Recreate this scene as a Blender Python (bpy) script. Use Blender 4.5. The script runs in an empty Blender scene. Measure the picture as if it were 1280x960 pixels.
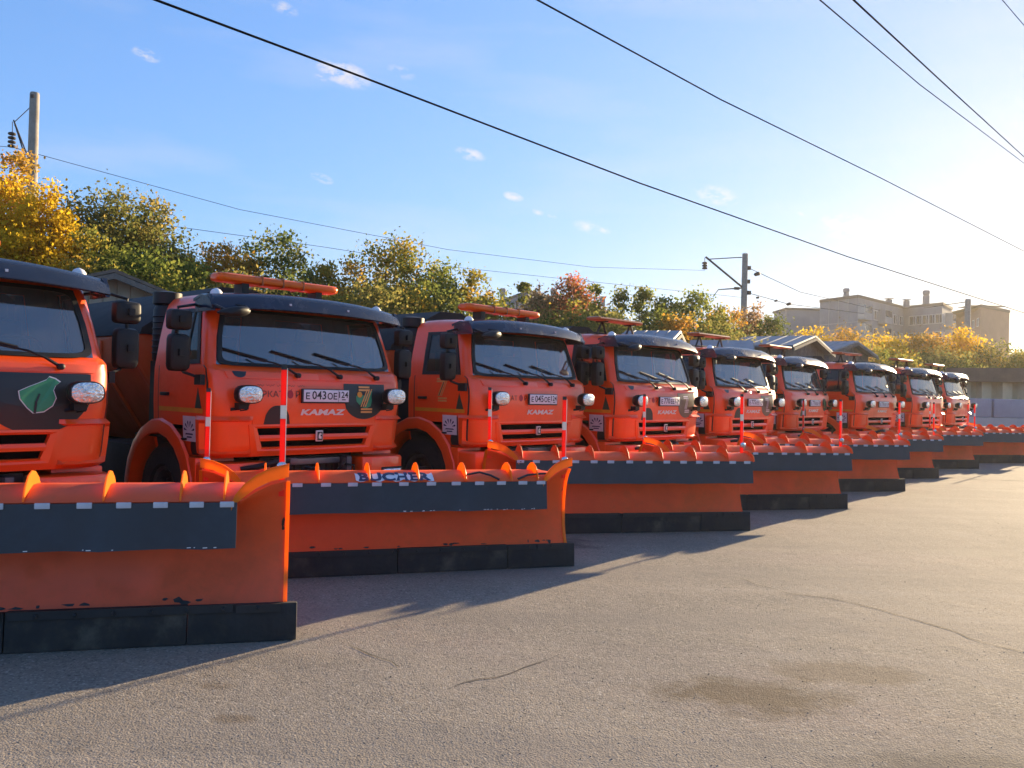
import bpy, bmesh, math, random
import numpy as np
from mathutils import Matrix, Vector
R = math.radians
rnd = random.Random(7)
SC = bpy.context.scene
COL = SC.collection

# ------------------------------------------------------------------ camera, world, sun, exposure
CAMH, FPX, PITCH, ROLL, YAW = 1.7, 1044.2, R(0.4635), R(1.4666), R(42.374)
SUN_AZ, SUN_EL = 40.1, 11.0                    # degrees: azimuth from +Y towards +X, elevation
cam_d = bpy.data.cameras.new('camera')
cam = bpy.data.objects.new('camera', cam_d)
COL.objects.link(cam)
cam_d.sensor_width = 36.0
cam_d.lens = 36.0 * FPX / 1280.0
cam_d.clip_start, cam_d.clip_end = 0.05, 6000.0
CAMROT = Matrix.Rotation(math.pi / 2 + PITCH, 4, 'X') @ Matrix.Rotation(ROLL, 4, 'Z')
cam.matrix_world = Matrix.Translation((0, 0, CAMH)) @ CAMROT
SC.camera = cam
SC.render.resolution_x, SC.render.resolution_y = 1024, 768


def ray(px, py):
    """direction (depth 1 along +Y-ish axis) of a pixel of the 1280x960 photograph"""
    d = CAMROT.to_3x3() @ Vector(((px - 640) / FPX, -(py - 480) / FPX, -1.0))
    return d / d.y


def W(px, py, D):
    d = ray(px, py)
    return Vector((d.x * D, D, CAMH + d.z * D))


world = bpy.data.worlds.new('World')
SC.world = world
world.use_nodes = True
wn, wl = world.node_tree.nodes, world.node_tree.links
wn.clear()
w_out = wn.new('ShaderNodeOutputWorld')
w_bg = wn.new('ShaderNodeBackground')
w_sky = wn.new('ShaderNodeTexSky')
w_sky.sky_type = 'NISHITA'
w_sky.sun_disc = False
w_sky.sun_elevation = R(SUN_EL)
w_sky.sun_rotation = R(SUN_AZ)
w_sky.altitude = 200
w_sky.air_density = 0.8
w_sky.dust_density = 0.45
w_sky.ozone_density = 4.0
w_bg.inputs['Strength'].default_value = 0.15
# small fair-weather clouds and thin high veils, fixed to sky directions
w_tc = wn.new('ShaderNodeTexCoord')


def wnode(t, **kw):
    n = wn.new(t)
    for k, v in kw.items():
        setattr(n, k, v)
    return n


def wmath(op, a, b=None, clamp=False):
    n = wnode('ShaderNodeMath', operation=op, use_clamp=clamp)
    for i, v in enumerate((a, b)):
        if v is None:
            continue
        if hasattr(v, 'links'):
            wl.new(v, n.inputs[i])
        else:
            n.inputs[i].default_value = v
    return n.outputs[0]


dirv = w_tc.outputs['Generated']
n1 = wnode('ShaderNodeTexNoise')
n1.inputs['Scale'].default_value = 55.0
n1.inputs['Detail'].default_value = 7.0
n1.inputs['Roughness'].default_value = 0.62
mp = wnode('ShaderNodeMapping')
mp.inputs['Scale'].default_value = (1, 1, 2.0)
wl.new(dirv, mp.inputs['Vector'])
wl.new(mp.outputs[0], n1.inputs['Vector'])
CLOUDS = [(430, 92, .036, 1.0), (182, 68, .016, .8), (400, 97, .010, .7), (588, 193, .020, .85), (642, 246, .014, .95),
          (402, 223, .015, .8), (672, 265, .009, .8), (690, 270, .007, .6), (735, 284, .020, .55), (755, 288, .010, .8),
          (355, 10, .017, .5), (895, 244, .030, .8), (1003, 268, .008, .7), (1065, 285, .045, .65), (500, 90, .02, .3)]
cl = None
for (px, py, rad, amp) in CLOUDS:
    v = ray(px, py).normalized()
    side = Vector((v.y, -v.x, 0)).normalized()
    up = side.cross(v)
    dsub = wnode('ShaderNodeVectorMath', operation='SUBTRACT')
    wl.new(dirv, dsub.inputs[0])
    dsub.inputs[1].default_value = v
    da = wnode('ShaderNodeVectorMath', operation='DOT_PRODUCT')
    wl.new(dsub.outputs[0], da.inputs[0])
    da.inputs[1].default_value = (side + up * -.25) / rad
    db = wnode('ShaderNodeVectorMath', operation='DOT_PRODUCT')
    wl.new(dsub.outputs[0], db.inputs[0])
    db.inputs[1].default_value = (up + side * .25) / (rad * .42)
    dc = wnode('ShaderNodeVectorMath', operation='DOT_PRODUCT')
    wl.new(dirv, dc.inputs[0])
    dc.inputs[1].default_value = v
    r2 = wmath('ADD', wmath('MULTIPLY', da.outputs['Value'], da.outputs['Value']), wmath('MULTIPLY', db.outputs['Value'], db.outputs['Value']))
    g = wmath('SUBTRACT', 1.0, wmath('SQRT', r2), clamp=True)
    g = wmath('MULTIPLY', g, wmath('GREATER_THAN', dc.outputs['Value'], 0.0))
    g = wmath('MULTIPLY', g, amp)
    cl = g if cl is None else wmath('MAXIMUM', cl, g)
nz = wmath('MULTIPLY', wmath('SUBTRACT', n1.outputs['Fac'], 0.42), 7.0)
cmask = wmath('MULTIPLY', cl, nz, clamp=True)
# thin veil of high cloud, everywhere low in the sky
n2 = wnode('ShaderNodeTexNoise')
n2.inputs['Scale'].default_value = 3.2
n2.inputs['Detail'].default_value = 5.0
mp2 = wnode('ShaderNodeMapping')
mp2.inputs['Scale'].default_value = (1, 1, 5.0)
wl.new(dirv, mp2.inputs['Vector'])
wl.new(mp2.outputs[0], n2.inputs['Vector'])
veil = wmath('MULTIPLY', wmath('SUBTRACT', n2.outputs['Fac'], 0.5, clamp=True), 0.45)
mask = wmath('MAXIMUM', cmask, veil, clamp=True)
cm = wnode('ShaderNodeMix', data_type='RGBA')
wl.new(mask, cm.inputs['Factor'])
wl.new(w_sky.outputs[0], cm.inputs[6])
cbr = wnode('ShaderNodeMix', data_type='RGBA', blend_type='ADD')
cbr.inputs['Factor'].default_value = 1.0
wl.new(w_sky.outputs[0], cbr.inputs[6])
cbr.inputs[7].default_value = (6.0, 5.2, 4.4, 1)
wl.new(cbr.outputs[2], cm.inputs[7])
# soft shoulder on the whole sky so that the glow round the sun stays within a photograph's range
vlum = wnode('ShaderNodeVectorMath', operation='DOT_PRODUCT')
wl.new(cm.outputs[2], vlum.inputs[0])
vlum.inputs[1].default_value = (.2126, .7152, .0722)
vden = wmath('ADD', wmath('MULTIPLY', vlum.outputs['Value'], .60), 1.0)
vdiv = wnode('ShaderNodeVectorMath', operation='SCALE')
wl.new(cm.outputs[2], vdiv.inputs[0])
wl.new(wmath('DIVIDE', 1.0, vden), vdiv.inputs['Scale'])
wl.new(vdiv.outputs[0], w_bg.inputs['Color'])
wl.new(w_bg.outputs[0], w_out.inputs['Surface'])

sun_d = bpy.data.lights.new('sun', 'SUN')
sun = bpy.data.objects.new('sun', sun_d)
COL.objects.link(sun)
sun_d.energy = 4.0
sun_d.angle = R(0.6)
sun_d.color = (1.0, 0.765, 0.46)
sdir = Vector((math.sin(R(SUN_AZ)) * math.cos(R(SUN_EL)), math.cos(R(SUN_AZ)) * math.cos(R(SUN_EL)), math.sin(R(SUN_EL))))
sun.rotation_euler = sdir.to_track_quat('Z', 'Y').to_euler()
SC.view_settings.view_transform = 'Standard'
SC.view_settings.look = 'None'
SC.view_settings.exposure = 2.0
SC.view_settings.gamma = 1.0
SC.cycles.max_bounces = 7
SC.cycles.transparent_max_bounces = 10
SC.cycles.sample_clamp_indirect = 6.0
SC.cycles.caustics_reflective = False
SC.cycles.caustics_refractive = False


# ------------------------------------------------------------------ materials
def new_mat(name):
    m = bpy.data.materials.new(name)
    m.use_nodes = True
    m.node_tree.nodes.clear()
    return m, m.node_tree.nodes, m.node_tree.links


def pmat(name, base, rough=.5, metal=0.0, var=.12, scale=6.0, dirt=None, dirt_amt=.3, dirt_scale=3.0, bump=0.0, bump_scale=60.0, coat=0.0, spec=.5, trans=0.0):
    m, n, l = new_mat(name)
    out = n.new('ShaderNodeOutputMaterial')
    p = n.new('ShaderNodeBsdfPrincipled')
    tc = n.new('ShaderNodeTexCoord')
    p.inputs['Roughness'].default_value = rough
    p.inputs['Metallic'].default_value = metal
    p.inputs['Coat Weight'].default_value = coat
    p.inputs['Coat Roughness'].default_value = .12
    p.inputs['Specular IOR Level'].default_value = spec
    nz = n.new('ShaderNodeTexNoise')
    nz.inputs['Scale'].default_value = scale
    nz.inputs['Detail'].default_value = 6
    nz.inputs['Roughness'].default_value = .65
    l.new(tc.outputs['Object'], nz.inputs['Vector'])
    rp = n.new('ShaderNodeValToRGB')
    rp.color_ramp.elements[0].position = .3
    rp.color_ramp.elements[1].position = .72
    rp.color_ramp.elements[0].color = tuple(c * (1 - var) for c in base) + (1,)
    rp.color_ramp.elements[1].color = tuple(min(1, c * (1 + var)) for c in base) + (1,)
    l.new(nz.outputs['Fac'], rp.inputs['Fac'])
    col = rp.outputs['Color']
    if dirt:
        n2 = n.new('ShaderNodeTexNoise')
        n2.inputs['Scale'].default_value = dirt_scale
        n2.inputs['Detail'].default_value = 9
        n2.inputs['Roughness'].default_value = .7
        l.new(tc.outputs['Object'], n2.inputs['Vector'])
        mr = n.new('ShaderNodeMapRange')
        mr.inputs['From Min'].default_value = .48
        mr.inputs['From Max'].default_value = .75
        mr.inputs['To Max'].default_value = dirt_amt
        l.new(n2.outputs['Fac'], mr.inputs['Value'])
        mx = n.new('ShaderNodeMix')
        mx.data_type = 'RGBA'
        l.new(mr.outputs[0], mx.inputs['Factor'])
        l.new(col, mx.inputs[6])
        mx.inputs[7].default_value = tuple(dirt) + (1,)
        col = mx.outputs[2]
        ra = n.new('ShaderNodeMath')
        ra.operation = 'ADD'
        ra.use_clamp = True
        l.new(mr.outputs[0], ra.inputs[0])
        ra.inputs[1].default_value = rough
        l.new(ra.outputs[0], p.inputs['Roughness'])
    l.new(col, p.inputs['Base Color'])
    if bump:
        nb = n.new('ShaderNodeTexNoise')
        nb.inputs['Scale'].default_value = bump_scale
        nb.inputs['Detail'].default_value = 4
        l.new(tc.outputs['Object'], nb.inputs['Vector'])
        b = n.new('ShaderNodeBump')
        b.inputs['Strength'].default_value = bump
        b.inputs['Distance'].default_value = .02
        l.new(nb.outputs['Fac'], b.inputs['Height'])
        l.new(b.outputs[0], p.inputs['Normal'])
    if trans:
        tr = n.new('ShaderNodeBsdfTranslucent')
        l.new(col, tr.inputs['Color'])
        ms = n.new('ShaderNodeMixShader')
        ms.inputs[0].default_value = trans
        l.new(p.outputs[0], ms.inputs[1])
        l.new(tr.outputs[0], ms.inputs[2])
        l.new(ms.outputs[0], out.inputs['Surface'])
    else:
        l.new(p.outputs[0], out.inputs['Surface'])
    return m


def glass_mat(name, tint, ior=1.6, rough=0.02, dust=.05):
    m, n, l = new_mat(name)
    out = n.new('ShaderNodeOutputMaterial')
    fr = n.new('ShaderNodeFresnel')
    fr.inputs['IOR'].default_value = ior
    gl = n.new('ShaderNodeBsdfGlossy')
    gl.inputs['Roughness'].default_value = rough
    tr = n.new('ShaderNodeBsdfTransparent')
    tr.inputs['Color'].default_value = tuple(tint) + (1,)
    ms = n.new('ShaderNodeMixShader')
    l.new(fr.outputs[0], ms.inputs[0])
    l.new(tr.outputs[0], ms.inputs[1])
    l.new(gl.outputs[0], ms.inputs[2])
    df = n.new('ShaderNodeBsdfDiffuse')
    df.inputs['Color'].default_value = (.5, .5, .48, 1)
    tc = n.new('ShaderNodeTexCoord')
    nz = n.new('ShaderNodeTexNoise')
    nz.inputs['Scale'].default_value = 2.5
    nz.inputs['Detail'].default_value = 8
    l.new(tc.outputs['Object'], nz.inputs['Vector'])
    mu = n.new('ShaderNodeMath')
    mu.operation = 'MULTIPLY'
    l.new(nz.outputs['Fac'], mu.inputs[0])
    mu.inputs[1].default_value = dust * 2
    m2 = n.new('ShaderNodeMixShader')
    l.new(mu.outputs[0], m2.inputs[0])
    l.new(ms.outputs[0], m2.inputs[1])
    l.new(df.outputs[0], m2.inputs[2])
    l.new(m2.outputs[0], out.inputs['Surface'])
    return m


ORANGE = (.96, .084, .006)
M = {}
M['paint'] = pmat('orange_cab_paint', ORANGE, .36, var=.05, scale=1.5, dirt=(.42, .10, .03), dirt_amt=.3, dirt_scale=1.6, coat=.5, spec=.5)
M['plough'] = pmat('orange_plough_paint', (.95, .105, .016), .5, var=.12, scale=2.0, dirt=(.50, .13, .06), dirt_amt=.6, dirt_scale=1.7, bump=.05, bump_scale=9, spec=.35)
M['ear'] = pmat('orange_plastic', (.95, .34, .018), .35, var=.06, trans=.55)
M['hopper'] = pmat('orange_hopper_paint', (.60, .10, .015), .5, var=.10, dirt=(.2, .12, .08), dirt_amt=.5)
M['black'] = pmat('black_plastic', (.008, .009, .011), .5, var=.25, dirt=(.06, .055, .05), dirt_amt=.12, spec=.35)
M['rubber'] = pmat('black_rubber', (.016, .016, .017), .75, var=.4, dirt=(.11, .095, .075), dirt_amt=.9, dirt_scale=3.2, bump=.35, bump_scale=25)
M['flap'] = pmat('navy_rubber', (.014, .026, .045), .36, var=.2, scale=3, dirt=(.07, .08, .09), dirt_amt=.25, bump=.04, bump_scale=5)
M['visor'] = pmat('navy_visor_plastic', (.016, .024, .045), .22, var=.2, dirt=(.10, .10, .11), dirt_amt=.2, dirt_scale=2)
M['tyre'] = pmat('tyre_rubber', (.02, .02, .02), .8, var=.3, bump=.3, bump_scale=30)
M['steel'] = pmat('grey_steel', (.16, .16, .17), .42, .7, dirt=(.08, .06, .04), dirt_amt=.6)
M['chassis'] = pmat('chassis_black', (.014, .015, .018), .6, var=.3, dirt=(.08, .07, .055), dirt_amt=.4)
M['chrome'] = pmat('lamp_reflector', (.85, .86, .88), .14, .9, var=.55, scale=45, bump=.45, bump_scale=55)
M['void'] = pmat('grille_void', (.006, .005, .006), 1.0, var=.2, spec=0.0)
M['white'] = pmat('white_plastic', (.70, .70, .72), .4, var=.08)
M['clip'] = pmat('grey_clip', (.50, .52, .58), .4, var=.12, scale=20)
M['plate'] = pmat('white_number_plate', (.72, .73, .76), .35, var=.04)
M['ink'] = pmat('black_ink', (.015, .016, .02), .5, var=.1)
M['navyink'] = pmat('navy_ink', (.012, .03, .09), .5, var=.1)
M['brownink'] = pmat('dark_brown_ink', (.16, .035, .018), .5, var=.2)
M['chromelet'] = pmat('pale_letter', (.72, .64, .62), .3, .2, var=.1)
M['sticker'] = pmat('black_sticker', (.010, .015, .022), .38, var=.15)
M['ghost'] = pmat('faded_sticker', (.17, .12, .075), .35, var=.15, scale=4)
M['green'] = pmat('green_print', (.03, .27, .12), .4, var=.15)
M['berry'] = pmat('berry_print', (.38, .012, .02), .5, var=.15)
M['gold'] = pmat('orange_stripe_print', (.72, .36, .10), .5, var=.08)
M['yellow'] = pmat('yellow_stripe', (.72, .30, .015), .45, var=.1)
M['dgreen'] = pmat('dark_green_print', (.02, .05, .03), .5, var=.1)
M['red'] = pmat('signal_red', (.98, .035, .010), .5, var=.05, trans=.5)
M['polewhite'] = pmat('white_band_and_sunlit_edge', (.75, .74, .72), .45, var=.1, trans=.3)
M['beacon'] = pmat('amber_lens', (.90, .17, .008), .25, var=.12, trans=.25)
M['beaconold'] = pmat('brown_amber_lens', (.42, .10, .02), .35, var=.2)
M['lining'] = pmat('cab_lining', (.055, .06, .07), .8, var=.15)
M['seat'] = pmat('dark_seat_cloth', (.03, .032, .04), .9, var=.2)
M['glass'] = glass_mat('windscreen_glass', (.64, .70, .74), 2.75, .02, .08)
M['sideglass'] = glass_mat('side_glass', (.35, .38, .40), 1.5, .02, .03)
M['tarp'] = pmat('black_tarpaulin', (.012, .014, .016), .85, var=.3, bump=.3, bump_scale=4)
M['cable'] = pmat('cable_black', (.008, .008, .010), 1.0, var=.1, spec=.0)
M['concrete'] = pmat('pole_concrete', (.30, .27, .23), .85, var=.15, scale=8, dirt=(.18, .15, .12), dirt_amt=.5, bump=.2)
M['iron'] = pmat('rusty_iron', (.05, .04, .035), .7, var=.3)
M['bark'] = pmat('tree_bark', (.10, .075, .055), .9, var=.35, scale=20, bump=.6, bump_scale=30)


# ------------------------------------------------------------------ mesh helpers
def tag(o, label=None, cat=None, group=None, kind=None):
    for k, v in (('label', label), ('category', cat), ('group', group), ('kind', kind)):
        if v:
            o[k] = v
    return o


def empty(name, loc=(0, 0, 0), rz=0.0, parent=None):
    o = bpy.data.objects.new(name, None)
    o.empty_display_size = .2
    COL.objects.link(o)
    o.location = loc
    o.rotation_euler = (0, 0, rz)
    if parent is not None:
        o.parent = parent
    return o


def copy_tree(o, kids, parent=None):
    c = o.copy()
    COL.objects.link(c)
    if parent is not None:
        c.parent = parent
    for ch in kids.get(o.name, ()):
        copy_tree(ch, kids, c)
    return c


def kids_map():
    k = {}
    for o in COL.objects:
        if o.parent is not None:
            k.setdefault(o.parent.name, []).append(o)
    return k


class MB:
    def __init__(self):
        self.v, self.f, self.m = [], [], []

    def add(self, vs, fs, mi=0, mtx=None):
        b = len(self.v)
        self.v += [tuple(mtx @ Vector(p)) if mtx is not None else tuple(p) for p in vs]
        self.f += [tuple(b + i for i in f) for f in fs]
        self.m += [mi] * len(fs)
        return self

    def box(self, c, s, mi=0, rot=None):
        hx, hy, hz = s[0] / 2, s[1] / 2, s[2] / 2
        vs = [Vector((x * hx, y * hy, z * hz)) for z in (-1, 1) for y in (-1, 1) for x in (-1, 1)]
        if rot is not None:
            vs = [rot @ p for p in vs]
        vs = [p + Vector(c) for p in vs]
        return self.add(vs, [(0, 2, 3, 1), (4, 5, 7, 6), (0, 1, 5, 4), (2, 6, 7, 3), (0, 4, 6, 2), (1, 3, 7, 5)], mi)

    def prism(self, poly, fn, mi=0):
        """poly: 2-D outline; fn(p, k) gives the 3-D point on end k (0, 1)"""
        n = len(poly)
        vs = [fn(p, 0) for p in poly] + [fn(p, 1) for p in poly]
        fs = [tuple(range(n - 1, -1, -1)), tuple(range(n, 2 * n))]
        fs += [(i, (i + 1) % n, n + (i + 1) % n, n + i) for i in range(n)]
        return self.add(vs, fs, mi)

    def loft(self, rings, mi=0, closed=True, caps=True):
        n = len(rings[0])
        vs = [p for r in rings for p in r]
        fs = []
        for i in range(len(rings) - 1):
            for j in range(n if closed else n - 1):
                a, b = i * n + j, i * n + (j + 1) % n
                fs.append((a, b, b + n, a + n))
        if caps and closed:
            fs.append(tuple(range(n - 1, -1, -1)))
            fs.append(tuple(range((len(rings) - 1) * n, len(rings) * n)))
        return self.add(vs, fs, mi)

    def tube(self, path, r, n=8, mi=0):
        path = [Vector(p) for p in path]
        rr = r if isinstance(r, (list, tuple)) else [r] * len(path)
        rings = []
        for i, p in enumerate(path):
            t = (path[min(i + 1, len(path) - 1)] - path[max(i - 1, 0)]).normalized()
            a = Vector((0, 0, 1)) if abs(t.z) < .9 else Vector((0, 1, 0))
            u = t.cross(a).normalized()
            w = u.cross(t)
            rings.append([p + (u * math.cos(2 * math.pi * k / n) + w * math.sin(2 * math.pi * k / n)) * rr[i] for k in range(n)])
        return self.loft(rings, mi)

    def lathe(self, prof, n=20, mi=0, mtx=None):
        """prof: list of (radius, axial) about local z"""
        rings = [[Vector((r * math.cos(2 * math.pi * k / n), r * math.sin(2 * math.pi * k / n), z)) for k in range(n)] for r, z in prof]
        if mtx is not None:
            rings = [[mtx @ p for p in r] for r in rings]
        return self.loft(rings, mi)

    def build(self, name, mats, parent=None, smooth=None, bevel=0.0, seg=2, loc=None, recalc=True):
        me = bpy.data.meshes.new(name)
        me.from_pydata(self.v, [], self.f)
        for m in (mats if isinstance(mats, (list, tuple)) else [mats]):
            me.materials.append(m)
        me.polygons.foreach_set('material_index', self.m)
        if recalc or bevel:
            bm = bmesh.new()
            bm.from_mesh(me)
            if recalc:
                bmesh.ops.recalc_face_normals(bm, faces=bm.faces)
            if bevel:
                es = [e for e in bm.edges if len(e.link_faces) == 2 and e.calc_face_angle(0) > R(32)]
                if es:
                    bmesh.ops.bevel(bm, geom=es, offset=bevel, segments=seg, profile=.6, affect='EDGES', clamp_overlap=True)
            bm.to_mesh(me)
            bm.free()
        me.update()
        if smooth is not None or bevel:
            me.shade_smooth()
            me.set_sharp_from_angle(angle=R(smooth if smooth is not None else 40))
        o = bpy.data.objects.new(name, me)
        COL.objects.link(o)
        if parent is not None:
            o.parent = parent
        if loc is not None:
            o.location = loc
        return o


def lerp(a, b, t):
    return a + (b - a) * t


_txt = {}


def text_mesh(s, size=1.0, fat=0.0):
    """flat mesh of a string: (verts2d centred, faces), height of capitals about 0.72*size"""
    key = (s, size, fat)
    if key in _txt:
        return _txt[key]
    cu = bpy.data.curves.new('text', 'FONT')
    cu.body = s
    cu.size = size
    cu.offset = fat
    cu.resolution_u = 2
    cu.align_x = 'CENTER'
    ob = bpy.data.objects.new('text', cu)
    COL.objects.link(ob)
    dg = bpy.context.evaluated_depsgraph_get()
    me = bpy.data.meshes.new_from_object(ob.evaluated_get(dg))
    vs = [(v.co.x, v.co.y) for v in me.vertices]
    fs = [tuple(p.vertices) for p in me.polygons]
    bpy.data.objects.remove(ob)
    bpy.data.curves.remove(cu)
    bpy.data.meshes.remove(me)
    if vs:
        x0, x1 = min(v[0] for v in vs), max(v[0] for v in vs)
        vs = [(v[0] - (x0 + x1) / 2, v[1]) for v in vs]
    _txt[key] = (vs, fs)
    return _txt[key]


# ------------------------------------------------------------------ cab surface: CP(q, z, off, sgn)
# local truck axes: x = picture right, y = backwards (front of the cab at y = 0), z up
PZ = [.98, 1.03, 1.10, 1.275, 1.40, 1.50, 1.62, 1.746, 1.83, 1.885, 2.16, 2.45, 2.52, 2.58, 2.62, 2.64]
PWD = [1.13, 1.15, 1.16, 1.17, 1.175, 1.18, 1.18, 1.18, 1.178, 1.172, 1.13, 1.075, 1.05, 1.00, .91, .78]
PYF = [.05, .03, .025, .012, .0, -.008, .0, .015, .05, .145, .222, .30, .36, .46, .60, .76]
PRC = [.16, .18, .18, .18, .18, .17, .16, .15, .12, .10, .10, .12, .14, .17, .22, .26]
PBW = [.03, .03, .03, .03, .03, .03, .03, .03, .035, .045, .05, .05, .05, .05, .05, .05]
PYR = [1.26, 1.27, 1.28, 1.28, 1.28, 1.28, 1.28, 1.28, 1.28, 1.28, 1.28, 1.27, 1.27, 1.26, 1.24, 1.20]


def prof(z):
    return [float(np.interp(z, PZ, P)) for P in (PWD, PYF, PRC, PBW, PYR)]


def CP(q, z, off=0.0, sgn=1):
    w, yf, rc, bow, yr = prof(z)
    xf = w - rc
    if q <= 1:
        x, y, nx, ny = xf * q, yf + bow * q * q, 0.0, -1.0
    elif q <= 2:
        t = (q - 1) * math.pi / 2
        nx, ny = math.sin(t), -math.cos(t)
        x, y = xf + rc * nx, yf + bow + rc + rc * ny
    elif q <= 3:
        y0 = yf + bow + rc
        x, y, nx, ny = w, lerp(y0, yr, q - 2), 1.0, 0.0
    else:
        x, y, nx, ny = w * (1 - (q - 3)), yr, 0.0, 1.0
    return Vector((sgn * (x + nx * off), y + ny * off, z))


def qx(x, z):
    w, yf, rc, bow, yr = prof(z)
    return abs(x) / (w - rc)


def qy(y, z):
    w, yf, rc, bow, yr = prof(z)
    y0 = yf + bow + rc
    return max(2.0, 2 + (y - y0) / max(.05, yr - y0))


def wf(z):
    w, yf, rc, bow, yr = prof(z)
    return yf + bow + rc + .035


COLS = [lambda z: 0.0, lambda z: qx(.35, z), lambda z: qx(.70, z), lambda z: 1.0, lambda z: 1.33, lambda z: 1.66, lambda z: 2.0,
        lambda z: qy(wf(z), z), lambda z: qy(max(.62, wf(z) + .05), z), lambda z: qy(.98, z), lambda z: qy(1.15, z), lambda z: 3.0,
        lambda z: 3.2, lambda z: 3.5, lambda z: 3.8, lambda z: 4.0]


def cell_open(i, j, door=False):
    """window and grille openings; i ring index, j column"""
    z0, z1 = PZ[i], PZ[i + 1]
    glass_z = z0 >= 1.88 and z1 <= 2.46
    if glass_z and j <= 2:
        return True
    if glass_z and j in (7, 8):
        return True
    if glass_z and j in (12, 13):
        return True
    if j <= 1 and z0 >= 1.02 and z1 <= 1.28:
        return True
    if j in (8, 9, 10) and z1 <= 1.28:
        return True
    return False


def cab_shell(off, sm=38):
    mb = MB()
    nc = len(COLS)
    for sgn in (1, -1):
        base = len(mb.v)
        vs = [CP(c(z), z, off if k < len(PZ) - 1 else off, sgn) - Vector((0, 0, -off * .6 if z > 2.55 else 0)) for k, z in enumerate(PZ) for c in COLS]
        fs = []
        for i in range(len(PZ) - 1):
            for j in range(nc - 1):
                if not cell_open(i, j):
                    a = i * nc + j
                    fs.append((a, a + 1, a + 1 + nc, a + nc))
        mb.add(vs, fs)
        top = (len(PZ) - 1) * nc
        # roof strips front to rear
        rows = [CP(c(PZ[-1]), PZ[-1], off, sgn) - Vector((0, 0, -off * .6)) for c in COLS]
        cen = [Vector((0, p.y, p.z + .02)) for p in rows]
        vs2 = rows + cen
        fs2 = [(j, j + 1, nc + j + 1, nc + j) for j in range(nc - 1)]
        mb.add(vs2, fs2)
    bm = bmesh.new()
    me = bpy.data.meshes.new('tmp')
    me.from_pydata(mb.v, [], mb.f)
    bm.from_mesh(me)
    bmesh.ops.remove_doubles(bm, verts=bm.verts, dist=.0008)
    bmesh.ops.dissolve_degenerate(bm, edges=bm.edges, dist=.0005)
    bmesh.ops.recalc_face_normals(bm, faces=bm.faces)
    bm.to_mesh(me)
    bm.free()
    out = MB()
    out.v = [tuple(v.co) for v in me.vertices]
    out.f = [tuple(p.vertices) for p in me.polygons]
    out.m = [0] * len(out.f)
    bpy.data.meshes.remove(me)
    return out


def patch(mb, qf, zs, off, depth, sgn, mask=None, mi=0, offs=None):
    """raised sheet on the cab surface with closed rim. qf: list of functions of z; offs(i,j) overrides the offset per vertex"""
    nq, nzv = len(qf), len(zs)
    vs, fs = [], []
    o_ = (lambda i, j: off) if offs is None else offs
    for i, z in enumerate(zs):
        for j, q in enumerate(qf):
            vs.append(CP(q(z), z, o_(i, j), sgn))
    for i, z in enumerate(zs):
        for j, q in enumerate(qf):
            vs.append(CP(q(z), z, o_(i, j) - depth, sgn))
    N = nq * nzv
    cells = {(i, j) for i in range(nzv - 1) for j in range(nq - 1) if mask is None or not mask(i, j)}
    idx = lambda i, j: i * nq + j
    for (i, j) in cells:
        a, b, c, d = idx(i, j), idx(i, j + 1), idx(i + 1, j + 1), idx(i + 1, j)
        fs.append((a, b, c, d))
        for (n_, e) in (((i - 1, j), (a, b)), ((i + 1, j), (c, d)), ((i, j - 1), (d, a)), ((i, j + 1), (b, c))):
            if n_ not in cells:
                fs.append((e[1], e[0], e[0] + N, e[1] + N))
    mb.add(vs, fs, mi)


def K(v):
    return lambda z: v


def KX(x):
    return lambda z: qx(x, z)


def KY(y):
    return lambda z: qy(y, z)


def front_pt(x, z, off=.004):
    return CP(qx(x, z), z, off, 1 if x >= 0 else -1)


def side_pt(y, z, off=.004, sgn=-1):
    return CP(qy(y, z), z, off, sgn)


def decal(name, mat, parent, polys, fn):
    """polys: list of 2-D outlines laid on the surface fn(x, z)"""
    mb = MB()
    for po in polys:
        mb.add([fn(a, b) for a, b in po], [tuple(range(len(po)))])
    return mb.build(name, mat, parent, recalc=False)


def decal_text(name, s, mat, parent, cx, cz, h, fn, sx=1.0, fat=0.0, slant=0.0):
    vs, fs = text_mesh(s, h / .72, fat)
    mb = MB()
    mb.add([fn(cx + sx * (x + slant * y), cz + y) for x, y in vs], fs)
    return mb.build(name, mat, parent, recalc=False)


def blob(cx, cz, rx, rz, a0=0, a1=360, n=18):
    return [(cx + rx * math.cos(R(lerp(a0, a1, k / n))), cz + rz * math.sin(R(lerp(a0, a1, k / n)))) for k in range(n + (0 if a1 - a0 == 360 else 1))]


def strips(x0, x1, lo, hi, n=14, rows=7):
    out = []
    for k in range(n):
        a, b = lerp(x0, x1, k / n), lerp(x0, x1, (k + 1) / n)
        for j in range(rows):
            f0, f1 = j / rows, (j + 1) / rows
            out.append([(a, lerp(lo(a), hi(a), f0)), (b, lerp(lo(b), hi(b), f0)), (b, lerp(lo(b), hi(b), f1)), (a, lerp(lo(a), hi(a), f1))])
    return out


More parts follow.
